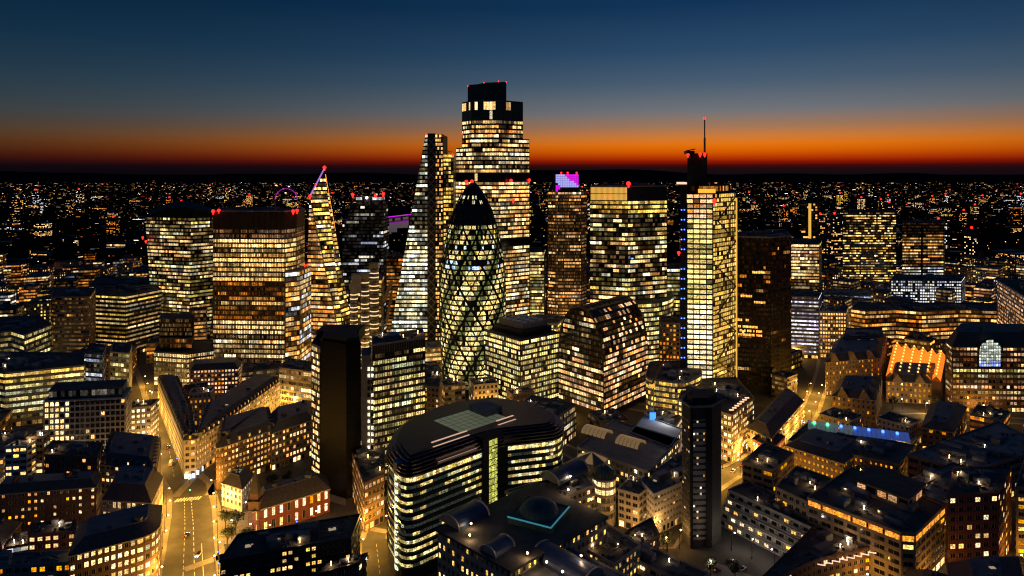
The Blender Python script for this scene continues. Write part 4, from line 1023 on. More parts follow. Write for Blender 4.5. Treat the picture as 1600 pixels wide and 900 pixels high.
def church():
    root = block('brick_church', 'red brick church with lit round-headed windows and a dark spire', 'church', [G(396, 838), G(515, 800), G(508, 778), G(392, 812)], 13, bsty(wall='red_brick', p=.75, pal=PEACH, bw=4.2, gap=2.4, fh=5., sill=.2, head=.85), 228, roof='slope', rise=6, inset=6.2, roofmat='slate', ground=0)
    c = G(399, 832); t = [V((c.x + sx * 2.8, c.y + sy * 2.8)) for sx, sy in ((-1, -1), (1, -1), (1, 1), (-1, 1))]
    mb = MB(); mb.prism(t, 0, 17); mb.prism(offset(t, .5), 12, 12.8); part('bell_tower', mb, 'brown_brick', root)
    mb = MB(); mb.prism(offset(t, .5), 17, 17.6); mb.prism(offset(t, -.7), 17.6, 21); part('belfry', mb, 'brown_brick', root)
    q = offset(t, -.5); mb = MB()
    for i in range(4): mb.face([(q[i].x, q[i].y, 21), (q[(i + 1) % 4].x, q[(i + 1) % 4].y, 21), (c.x, c.y, 34)])
    part('spire', mb, 'slate', root)
church()
block('dark_glass_slab', 'dark glass slab with a few scattered amber windows, bottom left of centre', 'building', roofquad(26, (344, 878), (548, 842), (562, 806)), 26, bsty(wall='dark_metal', core='black', p=.22, pal=YELLOW, bw=2.4, gap=.7, fh=3.2, sill=.3, head=.84, br=.6, pier=1, pw=.12, frame='grey_panel'), 229, plant=5)
block('front_roof_corner', 'flat roof corner with metal rail at the bottom edge below the glass slab', 'building', roofquad(28, (498, 899), (560, 882), (572, 868)), 28, bsty(wall='dark_metal', p=.2, pal=WHITE, bw=3), 230, plant=2)
block('brick_corner_office', 'brown brick corner office with lit top row left of the rounded glass block', 'building', [G(569, 832), G(600, 815), P(600, 410), P(548, 402)], 25, bsty(wall='brown_brick', p=.5, pal=PEACH, bw=2.6, gap=.9, fh=3.7), 231, plant=3)

# --- behind and right of the rounded block
block('stone_link_block', 'small stone block wedged between the black slab tower and bullet tower foot', 'building', [P(662, 470), P(686, 466), P(690, 500), P(664, 505)], 40, bsty(wall='tan_brick', p=.3, pal=WARM, bw=3), 240)
block('gallery_roof_block', 'low dark block with a lit clerestory under the stepped grid office', 'building', [P(800, 470), P(866, 455), P(900, 485), P(830, 505)], 22, OFF(p=.5, pal=WHITE, wall='grey_panel'), 241, plant=4)
rt = block('vaulted_arcade', 'long low arcade with glowing glass barrel roofs below the arched block', 'shopping arcade', roofquad(24, (902, 700), (1012, 738), (1062, 688)), 24, bsty(wall='stone', p=.45, pal=WHITE, bw=3), 242, plant=0, roofmat='lead')
def glow_vault(root, a, b, wd, z, m='vault_glass'):
    a, b = V(a), V(b); u = (b - a).normalized(); v = V((-u.y, u.x)); n = int((b - a).length / 2.5)
    for k in range(n):
        p0, p1 = a.lerp(b, k / n), a.lerp(b, (k + .9) / n); mb = MB(); pr = None
        for i in range(7):
            t = math.pi * i / 6; o = v * (wd / 2 * math.cos(t)); zz = z + wd * .32 * math.sin(t)
            cu = ((p0.x + o.x, p0.y + o.y, zz), (p1.x + o.x, p1.y + o.y, zz))
            if pr: mb.face([pr[0], pr[1], cu[1], cu[0]])
            pr = cu
        part('vault_panel', mb, m, root)
mat('vault_glass', (.2, .16, .1), .3, emit=(1, .6, .25), strength=.16, var=.3, scale=.5)
glow_vault(rt, G(915, 668, 26), G(952, 678, 26), 11, 24.4); glow_vault(rt, G(968, 684, 26), G(1004, 694, 26), 11, 24.4)
def turret(px, py, r_, h, label, name, dome='glass_dome'):
    c = G(px, py); root = thing(name, label, 'tower', (c.x, c.y, 0)); ci = [V((c.x + r_ * math.cos(t), c.y + r_ * math.sin(t))) for t in [i * math.pi / 8 for i in range(16)]]; OCC.append(ci)
    mb = MB(); mb.prism(ci, 0, h); part('wall', mb, 'stone', root)
    facade(root, walls_of(ci, 0, h), sty(fh=4.2, bw=2.6, p=lambda f: .9 if f > .6 else .15, pal=WHITE, wall='stone', gap=.5, rec=.2, mode='rand'), 7, 3, h, 'all')
    mb = MB(); mb.prism(offset(ci, .6), h, h + .8, True, True); part('cornice', mb, 'stone', root)
    pr = None
    for i in range(16):
        mb = MB(); a0, a1 = i * math.pi / 8, (i + .88) * math.pi / 8; prev = None
        for k in range(6):
            t = k / 5 * math.pi / 2 * .97; rr, zz = r_ * .95 * math.cos(t), h + .8 + r_ * .95 * math.sin(t)
            cu = ((c.x + rr * math.cos(a0), c.y + rr * math.sin(a0), zz), (c.x + rr * math.cos(a1), c.y + rr * math.sin(a1), zz))
            if prev: mb.face([prev[0], prev[1], cu[1], cu[0]])
            prev = cu
        part('dome_pane', mb, dome, root)
mat('glass_dome', (.06, .09, .08), .2, .3)
turret(944, 815, 6.2, 24, 'round stone turret with a green glass dome and lit upper ring', 'domed_turret')
def octagon():
    c = G(925, 716, 28); root = thing('octagonal_lantern', 'octagonal glass roof lantern glowing amber behind the domed turret', 'roof lantern', (c.x, c.y, 24.3))
    o = [V((c.x + 9 * math.cos(t), c.y + 9 * math.sin(t))) for t in [i * math.pi / 4 for i in range(8)]]; mb = MB(); mb.prism(o, 24.3, 28); part('drum', mb, 'stone', root)
    for i in range(8):
        a, b = o[i], o[(i + 1) % 8]; mb = MB(); k = .08; a2, b2 = a.lerp(b, k), b.lerp(a, k)
        mb.face([(a2.x, a2.y, 28.1), (b2.x, b2.y, 28.1), (c.x, c.y, 31.5)]); part('roof_pane', mb, 'vault_glass' if i % 2 else 'lead', root)
octagon()
block('round_roofed_office', 'office with a swept rounded dark roof left of the mast-topped tower base', 'building', rounded([P(1008, 500), P(1068, 488), P(1098, 508), P(1090, 545), P(1015, 545)], 8, 4), 36, OFF(p=.75, pal=YELLOW, wall='grey_panel', br=.8), 243, plant=3)
rt = block('lit_brick_corner_block', 'flat-roofed block with a grid of bright windows facing the orange-lit side street', 'building', [P(1060, 470), P(1143, 440), P(1178, 474), P(1150, 520), P(1070, 515)], 30.5, bsty(wall='tan_brick', p=.7, pal=WHITE, bw=2.8, gap=.8, fh=3.9, sill=.2), 244, plant=4, roofmat='felt')
for k in range(7):
    a, b = P(1146, 446), P(1174, 474); p = a.lerp(b, (k + .5) / 7); mb = MB(); mb.box(p.x - 3.2, p.x - .4, p.y + .5, p.y + 1.9, 30.9, 31.4); part('lit_skylight', mb, 'warm_strip', rt)
block('crane_site_block', 'building site slab with white floodlit deck under the blue-lit crane', 'building site', roofquad(24, (985, 676), (1046, 700), (1066, 672)), 24, OFF(p=.2, wall='concrete', pal=COOL, br=.4), 245, plant=0, roofmat='white_render')
def crane():
    d = 452.; x = X(1019, d); root = thing('tower_crane', 'slim tower crane with a blue-lit base on the building site', 'crane', (x, d, 24.3))
    mb = MB(); zt = Zr(600, d)
    for sx in (-.9, .9):
        for sy in (-.9, .9): mb.bar((x + sx, d + sy, 24.3), (x + sx, d + sy, zt), .25)
    z = 24.6
    while z < zt - 2:
        mb.bar((x - .9, d - .9, z), (x + .9, d - .9, z + 2), .18); mb.bar((x - .9, d + .9, z), (x - .9, d - .9, z + 2), .18); mb.bar((x + .9, d - .9, z), (x + .9, d + .9, z + 2), .18); z += 2
    part('mast', mb, 'steel', root)
    mb = MB(); mb.bar((x, d, zt), (x + 14, d + 6, zt + 26), .9); mb.bar((x, d, zt), (x - 5, d - 2, zt + 3), 1.0); part('jib', mb, 'bronze', root)
    mb = MB(); mb.box(x - 1.6, x + 1.6, d - 1.6, d + 1.6, zt - 2, zt); part('cab', mb, 'yellow_fin', root)
    mb = MB(); mb.box(x - 1.3, x + 1.3, d - 1.3, d + 1.3, 25, Zr(655, d)); part('lit_shroud', mb, 'soft_blue', root); lamp_light((x + 9, d - 8, 30), 2200, (.95, .95, 1), root)
    mb = MB(); mb.box(x - 2.0, x + 2.0, d - 1.9, d - 1.7, Zr(657, d), Zr(643, d)); part('lit_panel', mb, 'screen_blue', root)
crane()

# --- classical block with barrel vaults and dome, bottom centre
def classical():
    h = 30.; f = ccw([G(684, 828, h), G(798, 892, h), G(948, 808, h), G(838, 754, h)])
    root = block('vaulted_stone_block', 'classical stone block with blue barrel-vaulted roofs, a low dome and small roof lamps', 'building', f, h, bsty(wall='stone', p=.35, pal=YELLOW, bw=3., gap=1.6, fh=4.), 250, roof=None)
    mb = MB(); mb.prism(offset(f, .5), h - .8, h + .3, True, True); part('roof', mb, 'felt', root)
    mb = MB(); c = G(842, 800, h + 3); q = [V((c.x + math.cos(t) * 15, c.y + math.sin(t) * 15)) for t in [math.pi * (.1 + i / 2) for i in range(4)]]
    mb.prism(q, h + .3, h + 3); part('dome_base', mb, 'copper', root)
    for i in range(4):
        a, b = q[i], q[(i + 1) % 4]; m2 = MB(); m2.bar((a.x, a.y, h + 3.2), (b.x, b.y, h + 3.2), .5); part('lit_edge', m2, 'cyan_strip' if i in (2, 3) else 'copper', root)
    m2 = MB(); pr = None
    for k in range(7):
        t = k / 6 * math.pi / 2; rr, zz = 9 * math.cos(t) + .1, h + 3 + 6 * math.sin(t); cu = [(c.x + rr * math.cos(a), c.y + rr * math.sin(a), zz) for a in [i * math.pi / 10 for i in range(20)]]
        if pr:
            for i in range(20): m2.face([pr[i], pr[(i + 1) % 20], cu[(i + 1) % 20], cu[i]])
        pr = cu
    part('dome', m2, 'copper', root)
    def vault(a, b, wd, z, m='lead'):
        a, b = V(a), V(b); u = (b - a).normalized(); v = V((-u.y, u.x)); mb = MB(); pr = None; ends = ([], [])
        for i in range(13):
            t = math.pi * i / 12; o = v * (wd / 2 * math.cos(t)); zz = z + wd * .36 * math.sin(t); cu = ((a.x + o.x, a.y + o.y, zz), (b.x + o.x, b.y + o.y, zz)); ends[0].append(cu[0]); ends[1].append(cu[1])
            if pr: mb.face([pr[0], pr[1], cu[1], cu[0]])
            pr = cu
        part('vault', mb, 'vault_blue', root)
        for e_, s in zip(ends, (-1, 1)):
            m2 = MB(); off = V((u.x * s * .5, u.y * s * .5, 0)); mid = V(e_[0]).lerp(V(e_[-1]), .5)
            m2.face([V(q) + off for q in e_]); 
            part('gable', m2, 'stone', root)
            m2 = MB()
            for i in range(12): m2.bar(V(e_[i]) + off * 1.3, V(e_[i + 1]) + off * 1.3, .6)
            part('gable_arch', m2, 'pale_stone', root)
    mat('vault_blue', (.03, .05, .12), .45, .2, var=.3)
    vault(G(704, 818, h + 1), G(748, 796, h + 1), 13, h + .3); vault(G(764, 862, h + 1), G(790, 846, h + 1), 9, h + .3); vault(G(848, 862, 27), G(925, 905, 27), 13, 26.4)
    vault(G(860, 752, h), G(905, 732, h), 13, h + .3)
    for i, (px, py) in enumerate(((707, 800), (736, 818), (734, 836), (824, 864), (854, 878), (879, 893), (891, 744), (888, 765), (924, 780), (908, 868))):
        c = G(px, py, h + 2.5); m2 = MB(); m2.ball((c.x, c.y, h + 2.5), .45); part('roof_lamp', m2, 'amber_lamp', root); lamp_light((c.x, c.y - .6, h + 2.6), 900, (1, .66, .35), root)
classical()
block('long_vault_wing', 'front stone wing carrying one long blue barrel vault at the bottom edge', 'building', [G(800, 894, 26), G(930, 958, 26), G(985, 905, 26), G(856, 842, 26)], 26, bsty(wall='stone', p=.45, pal=YELLOW, bw=3, gap=1.5), 254, plant=0, roofmat='lead')
block('terraced_stone_wing', 'stone wing with a furnished roof terrace right of the vaulted block', 'building', [G(890, 842, 20), G(960, 880, 20), G(1000, 850, 20), G(945, 815, 20)], 19, bsty(wall='stone', p=.55, pal=YELLOW, bw=3, gap=1.4), 252, plant=3)
block('rear_vault_wing', 'stone wing with round-ended blue vaults behind the vaulted block', 'building', [G(790, 770, 27), G(905, 735, 27), G(930, 760, 27), G(850, 790, 27)], 27, bsty(wall='stone', p=.45, pal=YELLOW, bw=3), 253, plant=1, roofmat='lead')

# --- estate: slab tower, podium and terraces
def estate_tower():
    d = 341.; h = 70.
    f = ccw([P(1066, d + 8), P(1078, d), P(1112, d + 1), P(1127, d + 9), P(1118, d + 19), P(1072, d + 19)]); OCC.append(f); c = centroid(f)
    root = thing('estate_tower_block', 'slim dark residential tower standing alone in the foreground right of centre', 'residential tower', (c.x, c.y, 0))
    mb = MB(); mb.prism(f, 0, h); part('wall', mb, 'estate_wall', root)
    wl = walls_of(f, 0, h)
    st = sty(fh=2.95, bw=1.9, p=.2, pal=[((1, .55, .15), 4), ((1, .8, .5), 3), ((1, .9, .75), 1)], wall='estate_wall', mode='rand', indiv=True, gap=.7, sill=.4, head=.82, rec=.18, pier=0, br=.7, dim=.3, frame='concrete')
    def sub(w_, a, b): return [w_[0].lerp(w_[1], a), w_[0].lerp(w_[1], b), w_[3].lerp(w_[2], b), w_[3].lerp(w_[2], a)]
    front = [q for q in wl if q[0].y < d + 3 and q[1].y < d + 3][0]
    facade(root, [sub(front, .12, .72)], dict(st, bmat='estate_panel'), 261, 4, h - 6)
    right = [q for q in wl if q[0].x > c.x + 4 and q[1].x > c.x + 8 and q[0].y < d + 5]
    facade(root, right[:1], dict(st, bmat='estate_panel'), 262, 4, h - 6)
    left = [q for q in wl if q[1].x < c.x and q[1].y < d + 3 and q[0].x < q[1].x]
    for q in left[:1]: facade(root, [q], dict(st, p=.1), 263, 4, h - 6)
    for t in (.02, .74):
        q = sub(front, t, t + (.1 if t < .5 else .26)); mb = MB(); o = V((0, -.9, 0)); mb.hull8([q[0], q[1], q[1] + o, q[0] + o], [q[3] + V((0, 0, -1)), q[2] + V((0, 0, -1)), q[2] + o + V((0, 0, -1)), q[3] + o + V((0, 0, -1))]); part('dark_pier', mb, 'black', root)
    flat_roof(root, f, h, rnd(8), plant=2); mb = MB(); mb.prism(offset(f, -2.2), h + .2, h + 4); part('plant_room', mb, 'black', root)
mat('estate_wall', (.05, .047, .045), .85); mat('estate_panel', (.42, .38, .34), .85)
estate_tower()
def terrace(name, label, a, b, depth, tiers, seed, flip=1, gh=3.0):
    a, b = V(a), V(b); u = (b - a).normalized(); v = V((-u.y, u.x)) * flip; L_ = (b - a).length
    f = ccw([a, b, b + v * depth, a + v * depth]); OCC.append(f); c = centroid(f); root = thing(name, label, 'housing terrace', (c.x, c.y, 0)); r = rnd(seed); ang = math.atan2(u.y, u.x) if flip > 0 else math.atan2(-u.y, -u.x)
    for k in range(tiers):
        o = v * (k * 2.2); q = ccw([a + o, b + o, b + v * depth, a + v * depth]); z0, z1 = k * gh, (k + 1) * gh
        mb = MB(); mb.prism(q, z0, z1); part('wall', mb, 'pale_stone' if k % 2 else 'concrete', root)
        n = int(L_ / 5)
        for j in range(n):
            p = a + o + u * ((j + .5) * L_ / n); nn = -v
            on = r.random() < .4; col = r.choice([(1, .5, .12), (.7, .35, .08), (1, .72, .36), (.7, .52, .26)]) if on else (0, 0, 0)
            window_obj(root, 2.6, 1.9, V((p.x + nn.x * .1, p.y + nn.y * .1, z0 + 1.4)), ang, quant(col), 'dark_metal')
            q2 = a + o + u * (j * L_ / n); m2 = MB(); m2.bar((q2.x + nn.x * .8, q2.y + nn.y * .8, z0 + .1), (q2.x + nn.x * .8, q2.y + nn.y * .8, z0 + 2.7), .3); m2.bar((q2.x + nn.x * .8, q2.y + nn.y * .8, z0 + 2.2), (q2.x, q2.y, z0 + 2.2), .3); part('party_wall', m2, 'concrete', root)
        mb = MB(); p0, p1 = a + o - v * 1.2, b + o - v * 1.2; mb.bar((p0.x, p0.y, z0 + .6 + .0), (p1.x, p1.y, z0 + .6), .5); mb.bar((p0.x, p0.y, z0 + 1.15), (p1.x, p1.y, z0 + 1.15), .12); part('balcony_front', mb, 'concrete', root)
    flat_roof(root, ccw([a + v * (tiers * 2.2 - 2), b + v * (tiers * 2.2 - 2), b + v * depth, a + v * depth]), tiers * gh, r, 'felt', plant=3)
    return root
terrace('stepped_balcony_terrace', 'long housing terrace with stepped balconies facing the car park behind the estate tower', G(1122, 818), G(1268, 893), 26, 5, 271)
terrace('front_edge_terrace', 'housing terrace with white-lit doors along the bottom edge left of the estate tower', G(935, 905, 0), G(1070, 975, 0), 20, 4, 274)
block('dark_rear_terrace', 'dark flat-roofed terrace with small lamps left of the estate tower foot', 'building', [G(948, 848, 12), G(1018, 812, 12), G(1030, 838, 12), G(965, 880, 12)], 12, bsty(wall='brown_brick', p=.3, pal=WARM, bw=3.), 275, plant=4)
rt = block('white_rendered_block', 'white rendered block with small square windows left of the estate tower', 'building', [G(1022, 838), G(1100, 800), P(1088, 420), G(1000, 812)], 21, bsty(wall='white_render', p=.14, pal=WARM, bw=2.4, gap=1.5, fh=3.1, sill=.35, head=.75), 276, plant=3, roofmat='gravel_roof')
block('cream_hall_block', 'plain cream-walled block with an orange-lit yard wall right of the domed turret', 'building', [G(966, 822), G(998, 832), G(1022, 812), G(985, 800)], 19, bsty(wall='pale_stone', p=.12, pal=WARM, bw=4), 277, plant=3, roofmat='gravel_roof')
block('lit_strip_office', 'dark office with two lit window strips behind the cream hall block', 'building', [P(962, 408), P(1045, 432), P(1068, 470), P(985, 450)], 20, OFF(p=.85, pal=WHITE, wall='bronze', br=.9, sill=.4), 278, plant=4)

# --- right foreground
rt = block('amber_topped_brick_office', 'long brown brick office with a glowing amber top storey and chamfered corner, right foreground', 'building', [G(1262, 865), G(1408, 930), G(1430, 932), G(1476, 880), G(1330, 810)], 27, bsty(wall='tan_brick', p=.08, pal=AMBER, bw=6., gap=1.4, fh=3.9, sill=.3, head=.86, br=.9), 280, plant=2, roofmat='felt')
q = ccw([G(1262, 865), G(1408, 930), G(1430, 932), G(1476, 880), G(1330, 810)])
for w_ in walls_of(q, 0, 27):
    if w_[0].y > 345 and w_[1].y > 345: continue
    Ln = (w_[1] - w_[0]).length; n = max(1, int(Ln / 7)); u = (w_[1] - w_[0]).normalized(); nn = V((u.y, -u.x, 0))
    if nn.y > .3: continue
    for j in range(n):
        a, b = w_[0] + u * (j * Ln / n + .5) + nn * .3, w_[0] + u * ((j + 1) * Ln / n - .5) + nn * .3; m2 = MB(); k = 4
        for i in range(k):
            p0, p1 = a.lerp(b, i / k), a.lerp(b, (i + .93) / k); kk = rnd(i + j).uniform(.6, 1.2); m2.face([(p0.x, p0.y, 24.2), (p1.x, p1.y, 24.2), (p1.x, p1.y, 26.6), (p0.x, p0.y, 26.6)], (.62 * kk, .2 * kk, .02 * kk))
        part('lit_top_window', m2, 'window', rt, attr=True)
top_box(rt, [G(1338, 768, 27), G(1420, 800, 27), G(1446, 775, 27), G(1366, 745, 27)], 27.3, 33, 'tan_brick', bsty(wall='tan_brick', p=.35, pal=PEACH, bw=5, indiv=False, gap=1.), 281)
block('brick_tower_office', 'brick office tower with paired bright windows and glazed bays at the right edge', 'building', [G(1482, 905), G(1560, 900), G(1580, 850), G(1490, 850)], 38, bsty(wall='red_brick', p=.3, pal=WHITE, bw=4.2, gap=1.6, fh=4.1), 282, plant=4)
block('right_edge_brick_block', 'brick block with orange-lit stairs at the far right edge of the foreground', 'building', [G(1588, 880), G(1680, 890), G(1690, 830), G(1600, 830)], 36, bsty(wall='tan_brick', p=.5, pal=AMBER, bw=4., gap=1.6), 283, plant=3)
block('grey_corner_office', 'brown corner office with deep balconies beside the orange-lit side street', 'building', [G(1160, 790), G(1208, 806), G(1240, 775), G(1195, 755)], 24, bsty(wall='tan_brick', p=.12, pal=AMBER, bw=5, gap=1.), 284, plant=2)
block('link_brick_office', 'low brick office joining the corner office to the amber-topped office', 'building', [G(1212, 835), G(1262, 862), G(1300, 820), G(1245, 798)], 24, bsty(wall='tan_brick', p=.2, pal=AMBER, bw=4, gap=1.4), 285, plant=3)
ws = dict(wall='tan_brick', p=.75, pal=AMBER, bw=2.6, gap=1.5, fh=3.6, sill=.34, head=.74, br=.9)
block('amber_warehouse_front', 'brick warehouse with two rows of amber windows below the coloured glass roof', 'warehouse', roofquad(20, (1228, 696), (1318, 724), (1352, 696)), 20, bsty(**ws), 286, roof='slope', rise=3.5, inset=5, roofmat='slate')
rt = block('coloured_roof_hall', 'warehouse hall whose long glass roof is lit green, then blue', 'hall', roofquad(22, (1228, 668), (1250, 676), (1410, 700)) if False else [G(1232, 690, 20), G(1405, 728, 20), G(1430, 698, 20), G(1262, 662, 20)], 20, bsty(**ws), 287, plant=1, roofmat='felt')
mat('rl_w', (.2, .22, .25), .3, emit=(.45, .6, .6), strength=.12, var=.3); mat('rl_b', (.1, .15, .3), .3, emit=(.1, .2, .8), strength=.26, var=.3)
A_, B_ = G(1262, 656, 24), G(1420, 676, 24)
u_ = (B_ - A_).normalized(); v_ = V((u_.y, -u_.x))
for k in range(22):
    p0, p1 = A_.lerp(B_, k / 22), A_.lerp(B_, (k + .92) / 22); m2 = MB(); o = v_ * 9
    m2.hull8([(p0.x, p0.y, 23.6), (p1.x, p1.y, 23.6), (p1.x + o.x, p1.y + o.y, 21), (p0.x + o.x, p0.y + o.y, 21)], [(p0.x, p0.y, 23.9), (p1.x, p1.y, 23.9), (p1.x + o.x, p1.y + o.y, 21.3), (p0.x + o.x, p0.y + o.y, 21.3)])
    part('roof_pane', m2, 'rl_w' if k < 10 else 'rl_b', rt)
    if k % 3 == 1:
        m = (p0 + p1) / 2 + v_ * 3; m2 = MB(); m2.ball((m.x, m.y, 23.7), .95, 8, 5); part('colour_light', m2, 'green_lamp' if k < 7 else 'blue_lamp', rt)
block('dark_long_roof_block', 'long dark flat-roofed office with two bright window groups, right of the coloured roof hall', 'building', [G(1418, 712, 22), G(1515, 738, 22), G(1640, 700, 22), G(1560, 660, 22)], 22, bsty(wall='tan_brick', p=.4, pal=WHITE, bw=6, gap=1.2, fh=4.2), 289, plant=6, roofmat='lead')
block('dark_roof_terrace_block', 'dark roofed block with angled skylights behind the amber-topped office', 'building', [G(1395, 760, 26), G(1480, 790, 26), G(1560, 752, 26), G(1490, 725, 26)], 26, bsty(wall='brown_brick', p=.25, pal=WHITE, bw=5), 290, plant=5, roofmat='lead')
def zigzag_block():
    rt = block('zigzag_balcony_block', 'dark block edged with a zigzag line of white-lit balconies, bottom right', 'housing block', [G(1165, 930, 15), G(1275, 876, 15), G(1378, 852, 15), G(1345, 818, 15), G(1270, 826, 15)], 15, bsty(wall='brown_brick', p=.25, pal=WARM, bw=3.4), 291, plant=3)
    a, b = G(1276, 877, 15), G(1377, 853, 15); n = 9
    for k in range(n):
        p, q, m = a.lerp(b, k / n), a.lerp(b, (k + 1) / n), a.lerp(b, (k + .5) / n); o = V((.9, -1.8))
        m2 = MB(); m2.bar((p.x, p.y - .8, 14.2), (m.x + o.x, m.y - .8 + o.y, 14.2), .35); m2.bar((m.x + o.x, m.y - .8 + o.y, 14.2), (q.x, q.y - .8, 14.2), .35); part('lit_balcony', m2, 'pink_strip', rt)
zigzag_block()
block('bottom_corner_gables', 'dark gabled block with amber arched windows in the bottom right corner', 'building', [G(1500, 990, 16), G(1610, 960, 16), G(1590, 870, 16), G(1480, 880, 16)], 16, bsty(wall='brown_brick', p=.4, pal=AMBER, bw=3.6, gap=1.8, fh=4.5), 292, roof='slope', rise=6, inset=8, roofmat='slate', chim=2)
block('white_gable_house', 'dark hipped-roof house at the bottom edge right of the zigzag balconies', 'house', [G(1392, 955, 12), G(1478, 975, 12), G(1500, 905, 12), G(1420, 890, 12)], 12, bsty(wall='pale_stone', p=.15, pal=WARM, bw=4), 293, roof='slope', rise=5, inset=7, roofmat='slate')

block('slate_curved_roof_row', 'long narrow block with a rounded slate roof beside the orange side street', 'building', [G(1168, 668, 16), G(1204, 684, 16), G(1256, 626, 16), G(1226, 608, 16)], 16, bsty(wall='pale_stone', p=.35, pal=PEACH, bw=3.), 294, roof='slope', rise=5, inset=5.5, roofmat='slate')
block('lit_brick_row', 'red brick row with bright small windows at the bend of the orange side street', 'building', [G(1176, 690, 12), G(1208, 706, 12), G(1226, 686, 12), G(1196, 672, 12)], 13, bsty(wall='red_brick', p=.8, pal=PEACH, bw=2.6, gap=1.3), 295, plant=2)
# --- right middle: station, hotel and offices
def arch_office():
    d = 532.; h = 59.
    f = ccw([P(1478, d + 18), P(1488, d + 2), P(1640, d), P(1650, d + 40), P(1490, d + 45)])
    root = block('arch_window_office', 'large office with a giant arched window in its facade, right of the station', 'building', f, h - 8, sty(fh=4.2, bw=2.8, p=.62, pal=lambda f, r: GREEN if r.random() < .6 else PEACH, wall='brown_brick', br=.65, rec=.4, run=4, pw=.5, gap=.6, sill=.38), 301, roof='slope', rise=10, inset=6, roofmat='copper', flat='copper')
    cx_ = X(1547, d); y0 = d + .9; rr = X(1564, d) - cx_; z0 = Zr(573, d); zs = Zr(548, d)
    for k in range(18):
        m2 = MB(); a0, a1 = math.pi * k / 18, math.pi * (k + 1) / 18
        m2.bar((cx_ - (rr + .8) * math.cos(a0), y0 - 1, zs + (rr + .8) * math.sin(a0)), (cx_ - (rr + .8) * math.cos(a1), y0 - 1, zs + (rr + .8) * math.sin(a1)), 1.3); part('arch_stone', m2, 'bronze', root)
    g = MB(); r = rnd(5); n = 9
    for i in range(n):
        for j in range(9):
            x0, x1 = cx_ - rr + 2 * rr * i / n + .25, cx_ - rr + 2 * rr * (i + 1) / n - .1; za, zb = z0 + j * (zs + rr - z0) / 9 + .2, z0 + (j + 1) * (zs + rr - z0) / 9 - .2
            m_ = (x0 + x1) / 2 - cx_
            if za > zs and m_ * m_ + (zb - zs) ** 2 > rr * rr * 1.02: continue
            c = (.25, .35, 1) if j < 2 and r.random() < .7 else (.55, .6, .5); kk = r.uniform(.2, .8); g.face([(x0, y0 - .6, za), (x1, y0 - .6, za), (x1, y0 - .6, zb), (x0, y0 - .6, zb)], tuple(q * kk for q in c))
    bk = MB(); bk.box(cx_ - rr - .6, cx_ + rr + .6, y0 - .5, y0 + 1, z0 - 1, zs + rr * .72); part('arch_back', bk, 'black', root)
    part('arch_glazing', g, 'window', root, attr=True)
arch_office()
block('wavy_amber_office', 'very long office with wavy storeys glowing amber behind the station', 'building', [P(1330, 716), P(1352, 705), P(1400, 712), P(1440, 703), P(1500, 712), P(1570, 706), P(1580, 745), P(1340, 750)], Zr(485, 710), sty(fh=4.5, bw=2.6, p=.92, pal=lambda f, r: AMBER if r.random() < .6 else WARM, wall='bronze', br=.9, rec=.3, sill=.35, run=14), 302, plant=4)
def station():
    root = thing('station_train_shed', 'train shed with a glowing orange ridged glass roof and rows of lamps', 'station', (X(1428, 620), 620, 0))
    a, b, c, e = G(1384, 588, 18), G(1470, 596, 18), G(1478, 556, 18), G(1396, 540, 18)
    OCC.append(ccw([a, b, c, e])); q = ccw([a, b, c, e]); mb = MB(); mb.prism(q, 0, 17.4); part('wall', mb, 'brown_brick', root)
    n = 6
    for k in range(n):
        p0, p1, s0, s1 = a.lerp(b, k / n), a.lerp(b, (k + 1) / n), e.lerp(c, k / n), e.lerp(c, (k + 1) / n); m0, m1 = (p0 + p1) / 2, (s0 + s1) / 2
        for side, (f0, g0) in enumerate(((p0, s0), (p1, s1))):
            for t in range(12):
                A, B, C_, D_ = f0.lerp(g0, t / 12), f0.lerp(g0, (t + .9) / 12), m0.lerp(m1, (t + .9) / 12), m0.lerp(m1, t / 12); m2 = MB(); m2.face([(A.x, A.y, 18), (B.x, B.y, 18), (C_.x, C_.y, 22), (D_.x, D_.y, 22)]); part('roof_pane', m2, 'shed_glass', root)
        for t in range(9):
            p = m0.lerp(m1, (t + .5) / 9); m2 = MB(); m2.ball((p.x, p.y, 22.7), .75, 6, 4); part('roof_lamp', m2, 'shed_lamp', root)
mat('shed_glass', (.3, .15, .06), .4, emit=(1, .24, .015), strength=1.05, var=.4, scale=.4); emat('shed_lamp', (1, .46, .08), 3.2)
station()
def gabled(name, label, foot, h, seed, wall='tan_brick', p=.35, ng=3, **k):
    rt = block(name, label, 'building', foot, h, bsty(wall=wall, p=p, pal=AMBER, bw=3.2, gap=1.9, fh=4), seed, roof='slope', rise=5, inset=5, roofmat='slate', chim=2)
    f = ccw(foot)
    for w_ in walls_of(f, 0, h):
        Ln = (w_[1] - w_[0]).length; u = (w_[1] - w_[0]).normalized(); nn = V((u.y, -u.x, 0))
        if nn.y > -.2 or Ln < 14: continue
        n = max(1, int(Ln / 14))
        for j in range(n):
            c = w_[0] + u * ((j + .5) * Ln / n) + nn * .3; c = V((c.x, c.y, h)); m2 = MB(); o = -nn * 5
            pts = [c - u * 4, c + u * 4, c + V((0, 0, 6.5))]; m2.face(pts); m2.face([pts[0], pts[2], pts[2] + o, pts[0] + o]); m2.face([pts[1], pts[2], pts[2] + o, pts[1] + o]); part('gable', m2, wall, rt)
    return rt
gabled('victorian_station_hotel', 'dark brick hotel with stepped gables and slate roofs left of the orange station roof', [G(1290, 618), G(1375, 610), G(1385, 575), G(1305, 580)], 28, 303)
gabled('station_gable_front', 'brick station front with a gabled hall and arched doorway below the orange roof', [G(1385, 628), G(1455, 632), G(1462, 606), G(1392, 602)], 17, 304, p=.6)
